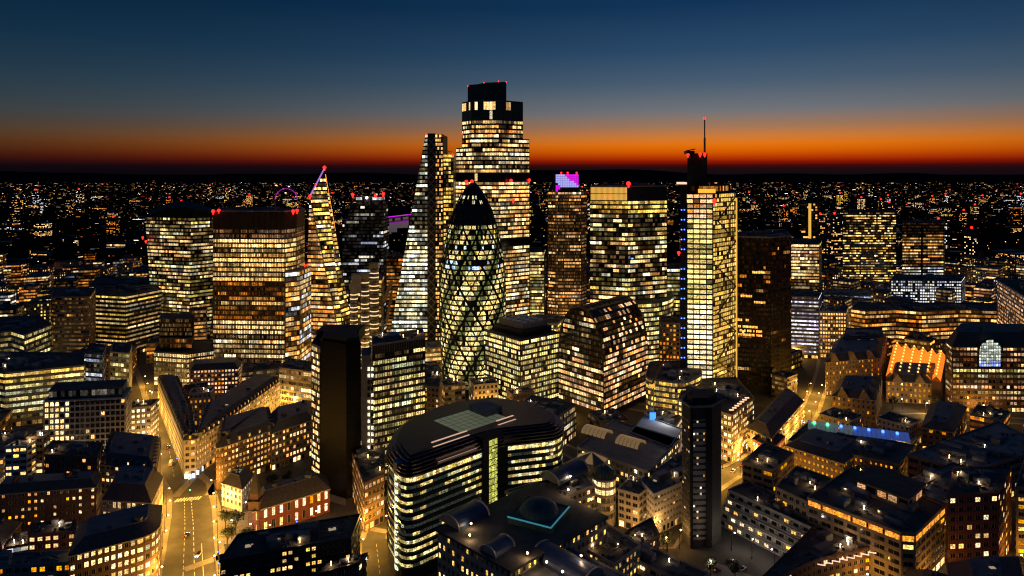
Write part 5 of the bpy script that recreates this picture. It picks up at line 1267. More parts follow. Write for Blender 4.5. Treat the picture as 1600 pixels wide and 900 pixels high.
gabled('dark_gable_terrace', 'dark gabled terrace with yellow windows in front of the station hotel', [G(1300, 660), G(1368, 668), G(1378, 634), G(1312, 632)], 20, 305, p=.35)
block('square_roof_block', 'flat-topped block with a pale square roof light above the station hotel', 'building', [P(1318, 630), P(1380, 628), P(1378, 668), P(1322, 668)], 34, bsty(wall='brown_brick', p=.1, pal=AMBER, bw=4, indiv=False), 306, plant=2, roofmat='lead')
rr_ = bpy.data.objects['square_roof_block']; mb = MB(); q = ccw([P(1326, 636), P(1354, 635), P(1354, 656), P(1328, 657)]); mb.prism(q, 34.3, 35.2); part('roof_light', mb, 'grey_panel', rr_)
block('violet_lit_office', 'slim office with violet-white lit ribbons right of the dark office tower', 'building', [P(1234, 690), P(1279, 684), P(1284, 720), P(1236, 724)], Zr(464, 688), OFF(p=.95, pal=[((.85, .8, 1), 4), ((1, .9, .9), 2)], br=.75, wall='grey_panel', sill=.5, run=20), 307)
block('white_topped_office', 'office with lit upper floors rising behind the violet-lit office', 'building', [P(1232, 820), P(1280, 815), P(1284, 860), P(1236, 864)], Zr(382, 816), OFF(p=lambda f: .9 if f > .55 else .25, pal=lambda f, r: WHITE if r.random() < .7 else PEACH, br=.9, wall='dark_metal', mode='runs'), 308)
block('cream_lit_block', 'cream block with a grid of warm windows right of the violet-lit office', 'building', [P(1281, 690), P(1322, 688), P(1326, 722), P(1283, 722)], Zr(488, 690), bsty(wall='pale_stone', p=.85, pal=WARM, bw=2.6, gap=1., indiv=False, pier=1), 309)
block('bright_far_block', 'wide far block packed with small yellow lights, tallest on the right skyline', 'building', [P(1317, 1060), P(1400, 1060), P(1398, 1110), P(1320, 1110)], Zr(332, 1060), sty(fh=3.9, bw=2.6, p=lambda f: .5, pal=lambda f, r: YELLOW if r.random() < .65 else WHITE, br=.95, sill=.45, wall='dark_metal', run=3, rec=.2, dim=.2), 310)
rt = block('twin_strip_far_block', 'far block with lit storeys split by a dark vertical strip', 'building', [P(1410, 1000), P(1474, 1000), P(1476, 1040), P(1412, 1040)], Zr(348, 1000), sty(fh=4.4, bw=2.8, p=lambda f: .9 if f < .8 else .1, pal=lambda f, r: WARM if f > .4 else COOL, br=.85, wall='bronze', sill=.45, run=10, dim=.3), 311)
mb = MB(); mb.box(X(1440, 1000) - 1.2, X(1440, 1000) + 1.2, 998.8, 999.9, 4, Zr(352, 1000)); part('dark_strip', mb, 'black', rt)
block('white_grid_office', 'broad low office with a white-lit window grid above the wavy amber office', 'building', [P(1392, 860), P(1502, 856), P(1508, 900), P(1398, 904)], Zr(438, 860), bsty(wall='grey_panel', p=.8, pal=COOL, bw=3, gap=.9, indiv=False, pier=1, br=.75), 312, plant=5)
block('low_white_shed', 'low pale-roofed hall with white strip lights left of the white grid office', 'building', [P(1284, 900), P(1385, 880), P(1388, 930), P(1290, 940)], 26, OFF(p=.9, pal=COOL, br=.6, wall='grey_panel', sill=.5, run=20), 313, plant=4, roofmat='concrete')
block('right_edge_long_wall', 'long receding stone block with rows of small lights at the right edge', 'building', [P(1558, 690), P(1600, 600), P(1680, 600), P(1660, 690)], Zr(452, 640), bsty(wall='stone', p=.6, pal=PEACH, bw=3, gap=1.4, indiv=False, br=.6), 314, plant=4)
block('dark_roofscape_block', 'dark block with a sloping roof right of the station front', 'building', [G(1440, 672, 14), G(1490, 680, 14), G(1510, 640, 14), G(1455, 635, 14)], 16, bsty(wall='brown_brick', p=.3, pal=AMBER, bw=3.4), 315, roof='slope', rise=4, inset=5)
block('strip_lit_narrow_tower', 'very narrow dark tower with one continuous yellow light strip, far right skyline', 'tower', [P(1252, 1010), P(1280, 1010), P(1280, 1040), P(1252, 1040)], Zr(318, 1010), sty(p=.12, dim=.1, pal=WARM, wall='black', mode='rand', fh=4, bw=3), 316, plant=1)
rt = bpy.data.objects['strip_lit_narrow_tower']; mb = MB(); mb.box(X(1263, 1010), X(1267, 1010), 1008.9, 1009.7, 40, Zr(318, 1010)); part('light_strip', mb, 'yellow_fin', rt)
# --- centre gaps
block('lit_grid_slice', 'narrow lit office seen between the tallest tower and LED-crowned tower', 'building', [P(828, 850), P(850, 850), P(852, 890), P(828, 890)], Zr(394, 850), OFF(p=.85, pal=GREEN, br=.75), 320)
block('small_gable_hall', 'low stone classical block with lit cornice below the LED-crowned tower', 'building', [P(828, 640), P(870, 632), P(886, 665), P(838, 675)], 46, bsty(wall='pale_stone', p=.6, pal=YELLOW, bw=3, indiv=False), 321)
block('green_lit_slice', 'office slice with white-green storeys behind the mast-topped tower', 'building', [P(1040, 700), P(1062, 700), P(1064, 740), P(1042, 740)], Zr(420, 700), OFF(p=.85, pal=GREEN, br=.6), 322)
block('lamp_lit_block', 'stone block warmly lit from the street beneath the golden-crowned tower', 'building', [P(1030, 575), P(1062, 572), P(1066, 600), P(1034, 602)], 60, bsty(wall='tan_brick', p=.4, pal=AMBER, bw=3, indiv=False), 323)
block('grey_lit_slice', 'grey office slice with orange windows between the wedge tower and dark stepped tower', 'building', [P(604, 760), P(632, 760), P(634, 800), P(606, 800)], Zr(404, 760), OFF(p=.6, pal=AMBER, br=.6), 324)
# ================================================================== streets
NB = len(OCC)
def inside(p, poly):
    n = len(poly); return all((poly[(i + 1) % n].x - poly[i].x) * (p[1] - poly[i].y) - (poly[(i + 1) % n].y - poly[i].y) * (p[0] - poly[i].x) > -.4 * (poly[(i + 1) % n] - poly[i]).length for i in range(n))
def sheet(name, pts, z, m, kind='structure'):
    mb = MB(); q = ccw(pts); mb.face([(p.x, p.y, z) for p in q]); return structure(name, mb, m, kind)
def slab(name, pts, z, m):
    mb = MB(); mb.prism(ccw(pts), 0.001, z); return structure(name, mb, m)
ROADS = []
def road(name, pts, walk=4.5):
    """Centre line (x, y, half width) > asphalt ribbon with raised pavements."""
    c = [V((p[0], p[1])) for p in pts]; hw = [p[2] for p in pts]; L_, R_ = [], []
    for i, p in enumerate(c):
        t = (c[min(i + 1, len(c) - 1)] - c[max(i - 1, 0)]).normalized(); n = V((-t.y, t.x)); L_.append((p + n * hw[i], n)); R_.append((p - n * hw[i], -n))
    mb = MB()
    for i in range(len(c) - 1):
        a, b, d_, e = R_[i][0], R_[i + 1][0], L_[i + 1][0], L_[i][0]; mb.face([(q.x, q.y, .012 + .004 * (len(ROADS) % 4)) for q in (a, b, d_, e)])
        OCC.append(ccw([a, b, d_, e]))
    structure(name, mb, 'asphalt'); ROADS.append(c)
    if walk:
        for S in (L_, R_):
            mb = MB()
            for i in range(len(c) - 1):
                q = ccw([S[i][0], S[i + 1][0], S[i + 1][0] + S[i + 1][1] * walk, S[i][0] + S[i][1] * walk]); mb.prism(q, .001, .13)
            structure('pavement', mb, 'paving')
def gp(px, py, w_): g = G(px, py); return (g.x, g.y, w_)
road('main_road', [gp(292, 960, 13), gp(297, 860, 11), gp(300, 800, 10), gp(296, 762, 9), gp(272, 735, 7), gp(262, 690, 6), gp(252, 640, 6), gp(238, 600, 6), gp(225, 570, 6)])
road('fork_road', [gp(300, 775, 7), gp(322, 748, 6), gp(350, 716, 6), gp(398, 676, 6), gp(452, 636, 6), gp(500, 606, 6)])
road('church_street', [gp(300, 905, 8), gp(420, 858, 6), gp(520, 826, 6), gp(586, 842, 7), gp(592, 900, 8), gp(600, 960, 8)])
road('tower_lane', [gp(586, 842, 5), gp(600, 800, 5), gp(664, 738, 5), gp(760, 690, 5), gp(880, 700, 5), gp(960, 740, 5)], 3)
road('side_street', [gp(1092, 770, 6), gp(1128, 745, 6), gp(1184, 714, 5), gp(1232, 690, 4.5), gp(1264, 646, 4.5), gp(1280, 605, 4.5), gp(1288, 580, 4.5), gp(1292, 545, 4.5)], 3)
road('station_street', [gp(1236, 688, 4), gp(1290, 668, 5), gp(1400, 652, 5), gp(1480, 650, 5), gp(1620, 660, 5)], 3)
road('estate_lane', [gp(960, 850, 4), gp(1040, 850, 4), gp(1092, 770, 5)], 2)
road('avenue', [gp(120, 700, 6), gp(210, 640, 6), gp(330, 612, 6), gp(480, 600, 6), gp(660, 590, 6), gp(860, 612, 6), gp(1020, 640, 6)], 3)
slab('car_park', [G(1120, 880), G(1250, 925), G(1180, 960), G(1060, 910)], .05, 'paving')
slab('churchyard', [G(342, 850), G(402, 850), G(398, 792), G(348, 792)], .05, 'paving')
slab('plaza', [G(470, 745), G(540, 745), G(540, 790), G(470, 770)], .06, 'paving')
sheet('lawn', [G(470, 748), G(502, 748), G(502, 730), G(470, 730)], .09, 'grass')
# markings
def dash(pts, n, wd, label=None):
    mb = MB()
    for (a, b) in zip(pts, pts[1:]):
        for k in range(n):
            p, q = a.lerp(b, k / n), a.lerp(b, (k + .6) / n); t = (q - p).normalized(); o = V((-t.y, t.x)) * wd / 2
            mb.face([(v.x, v.y, .045) for v in (p - o, q - o, q + o, p + o)])
    return structure('lane_marking', mb, 'paint_white')
dash([G(304, 900), G(302, 820), G(298, 775)], 9, .35); dash([G(286, 900), G(289, 820), G(288, 775)], 9, .25); dash([G(318, 900), G(313, 820)], 1, .3)
dash([G(272, 745), G(262, 690)], 8, .25); dash([G(1140, 737), G(1184, 714)], 8, .25); dash([G(588, 850), G(594, 900)], 6, .25)
mb = MB()
for k in range(9):
    p = G(276, 782).lerp(G(312, 778), k / 8); mb.face([(p.x - .5, p.y - 2, .05), (p.x + .5, p.y - 2, .05), (p.x + .5, p.y + 2, .05), (p.x - .5, p.y + 2, .05)])
structure('zebra_crossing', mb, 'paint_white')

# ------------------------------------------------------------------ street lamps
def lamp_meshes():
    a = MB(); a.bar((0, 0, 0), (0, 0, 8.4), .22); a.bar((0, 0, 8.3), (1.5, 0, 8.8), .14); a.box(-.25, .25, -.25, .25, 0, .8)
    b = MB(); b.ball((1.6, 0, 8.72), .42, 8, 4, sq=.5)
    return a.mesh('lamp_post', 'dark_metal'), b
LP, LH = lamp_meshes(); LHM = {k: LH.mesh('lamp_head', k) for k in ('amber_lamp', 'white_lamp', 'violet_lamp')}; LHM['yard_lamp'] = LHM['amber_lamp']; LHM['yard_white'] = LHM['white_lamp']; LHM['court_fill'] = LHM['amber_lamp']
LIGHTS = {}
for k, (c, e) in {'amber_lamp': ((1, .48, .06), 12000), 'white_lamp': ((1, .72, .4), 3000), 'violet_lamp': ((1, .82, .6), 1500), 'yard_lamp': ((1, .5, .12), 2000), 'yard_white': ((1, .72, .4), 1300), 'court_fill': ((1, .48, .08), 4500)}.items():
    l = bpy.data.lights.new('lamp_light', 'POINT'); l.energy = e; l.color = c; l.shadow_soft_size = .35; LIGHTS[k] = l
def street_lamp(p, label, kind='amber_lamp', rz=0., group='street lamps'):
    if any(inside(p, q) for q in OCC[:NB]): return
    OCC.append(ccw([V((p[0] + a, p[1] + b)) for a, b in ((-2, -2), (2, -2), (2, 2), (-2, 2))]))
    t = thing('street_lamp', label, 'street lamp', (p[0], p[1], p[2] if len(p) > 2 else .13), group); t.rotation_euler.z = rz
    link(bpy.data.objects.new('lamp_post', LP), t); link(bpy.data.objects.new('lamp_head', LHM[kind]), t)
    o = link(bpy.data.objects.new('lamp_light', LIGHTS[kind]), t); o.location = (1.6, 0, 8.2)
ORDN = ['nearest', 'second', 'third', 'fourth', 'fifth', 'sixth', 'seventh', 'eighth', 'ninth', 'tenth', 'eleventh', 'twelfth', 'thirteenth', 'fourteenth', 'fifteenth', 'sixteenth', 'seventeenth', 'eighteenth', 'nineteenth', 'twentieth']
def lamps_along(pts, step, off, side_word, street, kind='amber_lamp', both=True):
    c = [G(*p) for p in pts]; k = 0; carry = 0.
    for a, b in zip(c, c[1:]):
        L_ = (b - a).length; t = (b - a).normalized(); n = V((-t.y, t.x)); s = carry
        while s < L_:
            p = a + t * s
            for sg in ((1, -1) if both else (1,)):
                q = p + n * off * sg; inside = False
                street_lamp((q.x, q.y), f'{ORDN[min(k, 19)]} amber street lamp along the {side_word if sg > 0 else street[1]} of {street[0]}', kind, math.atan2(-n.y * sg, -n.x * sg))
            k += 1; s += step
        carry = s - L_
lamps_along([(293, 940), (297, 860), (300, 800), (296, 765)], 17, 12.5, 'left side', ('the main road before the fork', 'right side'))
lamps_along([(268, 728), (262, 690), (252, 640), (238, 600)], 24, 7.5, 'left side', ('the left road beyond the fork', 'right side'))
lamps_along([(340, 726), (350, 716), (398, 676), (452, 636)], 26, 7.5, 'left side', ('the right road beyond the fork', 'right side'))
lamps_along([(350, 884), (420, 858), (520, 826)], 24, 7.5, 'church side', ('the street in front of the church', 'near side'), 'yard_lamp')
lamps_along([(584, 835), (592, 895)], 20, 8, 'left side', ('the street beside the rounded block', 'right side'))
lamps_along([(700, 718), (760, 690), (880, 700)], 34, 6, 'left side', ('the lane behind the rounded block', 'right side'), both=False)
lamps_along([(1112, 757), (1180, 714), (1232, 690), (1264, 646), (1280, 605)], 24, 6, 'left side', ('the orange side street', 'right side'))
lamps_along([(1240, 671), (1290, 668), (1400, 652), (1480, 650), (1600, 658)], 40, 6, 'far side', ('the street below the station', 'near side'), both=False)
lamps_along([(975, 851), (1040, 849), (1075, 800)], 24, 5.5, 'left side', ('the lane left of the estate tower', 'right side'), 'yard_lamp', both=False)
lamps_along([(120, 700), (210, 640), (330, 612), (480, 600), (660, 590), (860, 612), (1020, 640)], 45, 7.5, 'far side', ('the avenue before the towers', 'near side'), both=False)
for i, (px, py) in enumerate(((1143, 860), (1175, 873), (1210, 890), (1250, 900), (1130, 822), (1285, 868), (1105, 905))):
    g = G(px, py); street_lamp((g.x, g.y, .05), f'{ORDN[i]} violet lamp around the estate car park', 'violet_lamp', i, 'car park lamps')
for i, (px, py) in enumerate(((350, 800), (380, 812), (362, 842), (396, 846))):
    g = G(px, py); street_lamp((g.x, g.y, .05), f'{ORDN[i]} white lamp in the churchyard', 'yard_white', i, 'churchyard lamps')
for i, (px, py) in enumerate(((1036, 868), (1062, 858), (972, 850), (1008, 845))):
    g = G(px, py); street_lamp((g.x, g.y), f'{ORDN[i]} amber lamp in the yard of the white rendered block', 'yard_lamp', i, 'yard lamps')
for i, (px, py) in enumerate(((1500, 640), (1540, 645), (1580, 642), (1462, 652), (1410, 640))):
    g = G(px, py); street_lamp((g.x, g.y), f'{ORDN[i]} white lamp below the arch window office', 'white_lamp', i, 'square lamps')

for i, (px, py) in enumerate(((70, 742), (105, 741), (140, 738), (175, 736), (208, 732), (230, 715), (60, 700), (20, 780), (215, 690))):
    g = G(px, py); street_lamp((g.x, g.y), f'{ORDN[i]} added white fill lamp at the foot of the stone-gridded block', 'white_lamp', 1.5, 'fill lamps below the stone-gridded block')  # lamps added to brighten the pale stone grid from below
for i, (px, py) in enumerate(((1180, 830), (1215, 850), (1262, 880), (1310, 905), (1350, 925), (1474, 935), (1600, 900), (1240, 730), (1290, 748), (1335, 765), (1380, 745), (1440, 760), (1250, 775), (1300, 792))):
    g = G(px, py); street_lamp((g.x, g.y), f'{ORDN[i]} added amber fill lamp in yards between the right-hand offices', 'court_fill', i * 1.3, 'fill lamps among the right-hand offices')  # lamps added between the blocks to lift the dark yards
for i, (px, py) in enumerate(((830, 640), (880, 655), (700, 612), (660, 640), (760, 655), (540, 600), (610, 590), (1010, 600), (1050, 610), (905, 545), (850, 530), (1240, 560), (1260, 540), (1330, 545), (1310, 600))):
    g = G(px, py); street_lamp((g.x, g.y), f'{ORDN[i]} added amber fill lamp in lanes at the tower feet', 'amber_lamp', i * 1.7, 'fill lamps at the feet of the towers')  # lamps added in the gaps as amber fill light on the walls
# ------------------------------------------------------------------ traffic lights and vehicles
def traffic_light(px, py, c, label):
    g = G(px, py); t = thing('traffic_light', label, 'traffic light', (g.x, g.y, .13)); mb = MB(); mb.bar((g.x, g.y, .13), (g.x, g.y, 3.3), .15); part('post', mb, 'dark_metal', t)
    mb = MB(); mb.box(g.x - .3, g.x + .3, g.y - .1, g.y + .25, 2.6, 3.9); part('signal_head', mb, 'black', t)
    mb = MB(); mb.ball((g.x, g.y - .2, 3.2), .42, 8, 4); part('signal_lens', mb, c, t)
traffic_light(296, 756, 'green_lamp', 'green traffic light at the nose of the wedge block'); traffic_light(297, 774, 'green_lamp', 'green traffic light in the middle of the main road')
traffic_light(335, 882, 'tail_lamp', 'red traffic light near the bottom right of the main road'); traffic_light(341, 872, 'blue_lamp', 'blue signal above the red one at the main road'); traffic_light(342, 890, 'blue_lamp', 'blue signal below the red one at the main road')
traffic_light(277, 724, 'blue_lamp', 'blue kerb signal left of the wedge block nose')
traffic_light(490, 815, 'tail_lamp', 'red signal in front of the brick church'); traffic_light(464, 824, 'blue_lamp', 'blue signal in front of the brick church')
def car_mesh(kind):
    b = MB(); L_, W_ = (4.3, 1.8) if kind == 'car' else (6.2, 2.1)
    h1, h2 = (.85, 1.45) if kind == 'car' else (1.3, 2.6)
    x0, x1 = -L_ / 2, L_ / 2; y = W_ / 2
    b.hull8([(x0, -y, .3), (x1, -y, .3), (x1, y, .3), (x0, y, .3)], [(x0 + .08, -y + .05, h1), (x1 - .1, -y + .05, h1 - .1), (x1 - .1, y - .05, h1 - .1), (x0 + .08, y - .05, h1)])
    c = MB(); a0, a1 = (x0 + .5, x1 - 1.3) if kind == 'car' else (x0 + .05, x1 - .9)
    c.hull8([(a0, -y + .1, h1 - .05), (a1, -y + .1, h1 - .08), (a1, y - .1, h1 - .08), (a0, y - .1, h1 - .05)], [(a0 + (.45 if kind == 'car' else .1), -y + .25, h2), (a1 - .6, -y + .25, h2), (a1 - .6, y - .25, h2), (a0 + (.45 if kind == 'car' else .1), y - .25, h2)])
    w = MB(); n = 10
    q = [(.33 * math.cos(2 * math.pi * i / n), .33 * math.sin(2 * math.pi * i / n)) for i in range(n)]
    w.hull8([(p[0], -.11, p[1]) for p in q], [(p[0], .11, p[1]) for p in q])
    hl = MB(); hl.box(-.05, .08, -.2, .2, -.1, .1)
    return L_, W_, b, c, w, hl
CM = {}
def vehicle(kind, px, py, rz, paint, label, on=True):
    if (kind, paint) not in CM:
        L_, W_, b, c, w_, hl = car_mesh(kind); CM[(kind, paint)] = (L_, W_, b.mesh('body', paint), c.mesh('cabin', 'window' if kind == 'car' else paint, attr=True), w_.mesh('wheel', 'tyre'), hl.mesh('headlight', 'headlamp'), hl.mesh('tail_light', 'tail_lamp'), hl.mesh('headlight', 'steel'), hl.mesh('tail_light', 'car_red'))
    L_, W_, b, c, w_, hl, tl, h0, t0 = CM[(kind, paint)]
    if not on: hl, tl = h0, t0
    g = G(px, py); t = thing('parked_car' if kind == 'car' else 'van', label, kind, (g.x, g.y, .03)); t.rotation_euler.z = rz
    link(bpy.data.objects.new('body', b), t); link(bpy.data.objects.new('cabin', c), t)
    for sx in (-.3, .3):
        for sy in (-.46, .46):
            o = link(bpy.data.objects.new('wheel', w_), t); o.location = (sx * L_, sy * W_, .33)
    for sy in (-.33, .33):
        o = link(bpy.data.objects.new('headlight', hl), t); o.location = (L_ / 2, sy * W_, .65)
        o = link(bpy.data.objects.new('tail_light', tl), t); o.location = (-L_ / 2 - .03, sy * W_, .75)
U = math.pi / 2
vehicle('van', 267, 726, U + .3, 'car_white', 'white van on the left road beside the wedge block'); vehicle('car', 572, 872, -U, 'car_white', 'white car with headlights on beside the rounded glass block')
vehicle('car', 262, 700, U + .2, 'car_dark', 'dark car ahead of the white van'); vehicle('car', 291, 838, U, 'car_dark', 'dark car halfway along the main road')
vehicle('car', 310, 868, -U, 'car_white', 'pale car driving towards the bottom edge on the main road'); vehicle('car', 1160, 727, U - .5, 'car_red', 'red car on the orange side street')
vehicle('car', 1145, 737, U - .6, 'car_white', 'white car at the near end of the orange side street'); vehicle('car', 1255, 660, -U - .4, 'car_white', 'pale car at the far end of the orange side street')
for i, (px, py, rz, pm) in enumerate(((1140, 878, .6, 'car_dark'), (1160, 890, .7, 'car_white'), (1190, 905, .5, 'car_dark'), (1120, 893, .6, 'car_red'), (1175, 920, .6, 'car_white'))):
    if py < 900: vehicle('car', px, py, rz, pm, ['dark car parked nearest the stepped terrace', 'white car parked in the middle of the estate car park', '', 'red car parked nearest the estate tower'][i], False)
# ------------------------------------------------------------------ trees
def tree(px, py, h, label, seed):
    r = rnd(seed); g = G(px, py); t = thing('broadleaf_tree', label, 'tree', (g.x, g.y, 0), 'street trees')
    mb = MB(); tops = []
    mb.bar((g.x, g.y, 0), (g.x + .1, g.y, h * .45), .45)
    for k in range(9):
        a = r.uniform(0, 6.28); e = (g.x + math.cos(a) * h * .28 * r.uniform(.5, 1), g.y + math.sin(a) * h * .28 * r.uniform(.5, 1), h * r.uniform(.6, .95)); mb.bar((g.x + .1, g.y, h * r.uniform(.3, .45)), e, .16); tops.append(V(e))
    part('trunk', mb, 'bark', t)
    lf = MB()
    for k in range(1300):
        c = r.choice(tops); p = c + V((r.gauss(0, h * .09), r.gauss(0, h * .09), r.gauss(0, h * .075))); s = r.uniform(.18, .4)
        u = V((r.gauss(0, 1), r.gauss(0, 1), r.gauss(0, .6))).normalized() * s; v = u.cross(V((r.gauss(0, 1), r.gauss(0, 1), r.gauss(0, 1)))).normalized() * s * .7
        lf.face([p - u, p + v, p + u, p - v])
    part('crown', lf, 'leaf', t)
for i, (px, py, h, lb) in enumerate(((352, 828, 10, 'tree at the roadside corner of the churchyard'), (368, 836, 11, 'tree in the middle of the churchyard'), (386, 852, 9, 'tree in front of the church spire'), (355, 856, 10, 'tree nearest the dark glass slab'), (425, 764, 9, 'tree behind the church roof'), (448, 758, 8, 'tree left of the small lawn'),
                                     (1042, 862, 9, 'tree left of the estate tower foot'), (1110, 900, 8, 'tree in front of the estate tower'), (1148, 902, 6, 'tree in the car park'), (1462, 640, 11, 'tree below the station front'), (1530, 660, 12, 'tree below the arch window office'), (1570, 668, 11, 'tree at the right edge below the arch window office'), (1395, 640, 10, 'tree at the station doorway'))):
    tree(px, py, h, lb, 900 + i)
# ================================================================== further city blocks filling the street pattern
def overlap(A, B):
    for P_, Q_ in ((A, B), (B, A)):
        n = len(P_)
        for i in range(n):
            e = P_[(i + 1) % n] - P_[i]; nx, ny = e.y, -e.x
            if max(nx * (q.x - P_[i].x) + ny * (q.y - P_[i].y) for q in P_) < min(nx * (q.x - P_[i].x) + ny * (q.y - P_[i].y) for q in Q_): return False
    return True
def hull2(pts):
    pts = sorted(set((round(p.x, 3), round(p.y, 3)) for p in pts))
    def half(ps):
        o = []
        for p in ps:
            while len(o) > 1 and (o[-1][0] - o[-2][0]) * (p[1] - o[-2][1]) - (o[-1][1] - o[-2][1]) * (p[0] - o[-2][0]) <= 0: o.pop()
            o.append(p)
        return o[:-1]
    return [V(p) for p in half(pts) + half(pts[::-1])]
HULLS = [hull2(p) for p in OCC]
BOX = [(min(p.x for p in h), max(p.x for p in h), min(p.y for p in h), max(p.y for p in h)) for h in HULLS]
def free(q, pad=1.5):
    x0, x1, y0, y1 = min(p.x for p in q) - pad, max(p.x for p in q) + pad, min(p.y for p in q) - pad, max(p.y for p in q) + pad
    qq = offset(q, pad)
    for h, b in zip(HULLS, BOX):
        if b[0] > x1 or b[1] < x0 or b[2] > y1 or b[3] < y0: continue
        if overlap(qq, h): return False
    return True
def claim(q):
    HULLS.append(q); BOX.append((min(p.x for p in q), max(p.x for p in q), min(p.y for p in q), max(p.y for p in q)))
LAND = {'the flared tower': (280, 400), 'the golden slab tower': (400, 470), 'the angular pointed tower': (510, 420), 'the wedge tower': (650, 400), 'the bullet tower': (738, 470), 'the LED-crowned tower': (886, 390), 'the golden-crowned tower': (980, 430), 'the mast-topped tower': (1110, 440),
        'the dark office tower': (1195, 500), 'the bright far block': (1358, 380), 'the arch window office': (1540, 560), 'the station roof': (1430, 560), 'the tiered glass office': (195, 510), 'the stone-gridded block': (130, 660), 'the wedge corner block': (300, 690), 'the brick church': (450, 790), 'the rounded glass block': (740, 740), 'the arched block': (940, 570), 'the estate tower': (1097, 750), 'the amber-topped office': (1370, 790), 'the black slab tower': (560, 650)}
used = {}
def describe(px, py, wallw, lightw):
    nm, (lx, ly) = min(LAND.items(), key=lambda kv: (kv[1][0] - px) ** 2 + 2 * (kv[1][1] - py) ** 2)
    dx, dy = px - lx, py - ly
    rel = ('right of' if dx > 0 else 'left of') if abs(dx) > 1.2 * abs(dy) else ('in front of' if dy > 0 else 'behind')
    k = (wallw, lightw, rel, nm); used[k] = used.get(k, 0) + 1; n = used[k]
    return (f"{wallw} block, {lightw} windows, " if n == 1 else f"{ORDN[min(n - 1, 19)]} {wallw} block, {lightw} windows, ") + f"{rel} {nm}"
KEEP = set([8, 10, 35, 38, 54, 77, 91, 94, 95, 100, 104, 106, 111, 112, 113, 122, 126, 127, 143, 146, 153, 160, 175, 183, 190, 196, 220, 237, 251, 254, 267, 278, 282, 293, 296, 314, 315, 320, 353, 365, 372, 376, 383, 398, 424, 429, 436, 451, 453, 461, 472, 475, 478, 487, 488, 500, 512, 516, 526, 529, 531, 539, 545, 570, 578, 579, 590, 598, 606, 608, 632, 641, 644, 645, 649, 652, 661, 665, 670, 680, 688, 691, 694, 699, 706, 716, 721, 726, 731, 738, 742, 743, 747, 749, 756, 757, 769, 783, 787, 793, 803, 811, 817, 829, 835, 836, 837, 840, 843, 855, 865, 868, 870, 879, 881, 892, 894, 897, 908, 909, 910, 915, 918, 923, 929, 936, 941, 948, 957, 958, 970, 975, 983, 989, 992, 993, 1004, 1008, 1012, 1017, 1029, 1041, 1043, 1044, 1048, 1049, 1058, 1060, 1071, 1093, 1097, 1102, 1103, 1107, 1110, 1111, 1119])          # the spots that show in the view
for q in ([G(1060, 830), G(1330, 830), G(1330, 960), G(1060, 960)], [G(930, 800), G(1070, 800), G(1070, 960), G(930, 960)], [G(342, 870), G(470, 870), G(470, 770), G(342, 770)], [G(590, 900), G(960, 960), G(960, 770), G(600, 800)], [G(240, 960), G(350, 960), G(340, 740), G(250, 740)], [G(1440, 660), G(1600, 660), G(1600, 620), G(1440, 620)], [G(460, 790), G(545, 790), G(545, 725), G(460, 725)]): claim(ccw(q))
def city_fill():
    r = rnd(4242); spots = []
    for d in range(330, 1240, 30):
        xs = int(1.05 * 800 / F * d)
        for x in range(-xs, xs, 34): spots.append((x + r.uniform(-7, 7), d + r.uniform(-6, 6)))
    spots.sort(key=lambda s: s[1])
    for i, (x, y) in enumerate(spots):
        r = rnd(9000 + i); a = .35 + (.4 if x > 150 else 0) + r.uniform(-.1, .1)
        for s in (1., .7, .48):
            w_, l_ = r.uniform(13, 19) * s, r.uniform(11, 16) * s; u, v = V((math.cos(a), math.sin(a))), V((-math.sin(a), math.cos(a))); c = V((x, y))
            q = [c - u * w_ - v * l_, c + u * w_ - v * l_, c + u * w_ + v * l_, c - u * w_ + v * l_]
            if free(q): break
        else: continue
        claim(q); px = 800 + x / y * F
        if px < -60 or px > 1660 or (KEEP is not None and i not in KEEP): continue
        h = r.uniform(11, 18) if y < 480 else r.uniform(14, 27) if y < 700 else r.choice([r.uniform(14, 28)] * 3 + [r.uniform(28, 44)])
        py = HY + (H - h) / y * F; near = y < 520
        modern = r.random() < (.3 if near else .6)
        pal, lw = r.choice([(WARM, 'warm'), (WHITE, 'whitish'), (AMBER, 'amber'), (YELLOW, 'yellow'), (PEACH, 'peach'), (WARM, 'warm'), (AMBER, 'amber'), (WHITE, 'whitish'), (COOL, 'cool')]) if px < 1250 or y > 700 else r.choice([(AMBER, 'amber'), (WARM, 'warm'), (YELLOW, 'yellow')])
        if modern:
            wl = r.choice([('dark_metal', 'dark'), ('grey_panel', 'grey'), ('bronze', 'bronze'), ('concrete', 'concrete')]); st = OFF(wall=wl[0], p=r.uniform(.25, .8), pal=pal, br=r.uniform(.5, .85), fh=4., bw=2.6, sill=.36, run=9)
        else:
            wl = r.choice([('brown_brick', 'brown'), ('stone', 'stone'), ('tan_brick', 'tan'), ('pale_stone', 'cream'), ('red_brick', 'reddish')]); st = bsty(wall=wl[0], p=r.uniform(.12, .45), pal=pal, indiv=near, bw=3., gap=1.7, br=r.uniform(.6, .9))
        flat = modern or r.random() < .7
        kw = dict(plant=r.randint(2, 5) if y < 800 else 1, roofmat=r.choice(['felt', 'lead', 'gravel_roof', 'felt'])) if flat else dict(rise=r.uniform(3, 5), inset=min(w_, l_) * r.uniform(.35, .6), roofmat=r.choice(['slate', 'lead']), chim=1 if y < 700 else 0)
        o = block('office_block' if modern else 'street_house', describe(px, py, wl[1] + (' flat-roofed' if flat else ' pitched-roof'), lw), 'building', q, h, st, 5000 + i, roof='flat' if flat else 'slope', rows='all', occ=False, ground=4.2 if near else 0, group='blocks filling the streets', **kw)
        if KEEP is None: o['dev'] = i
city_fill()

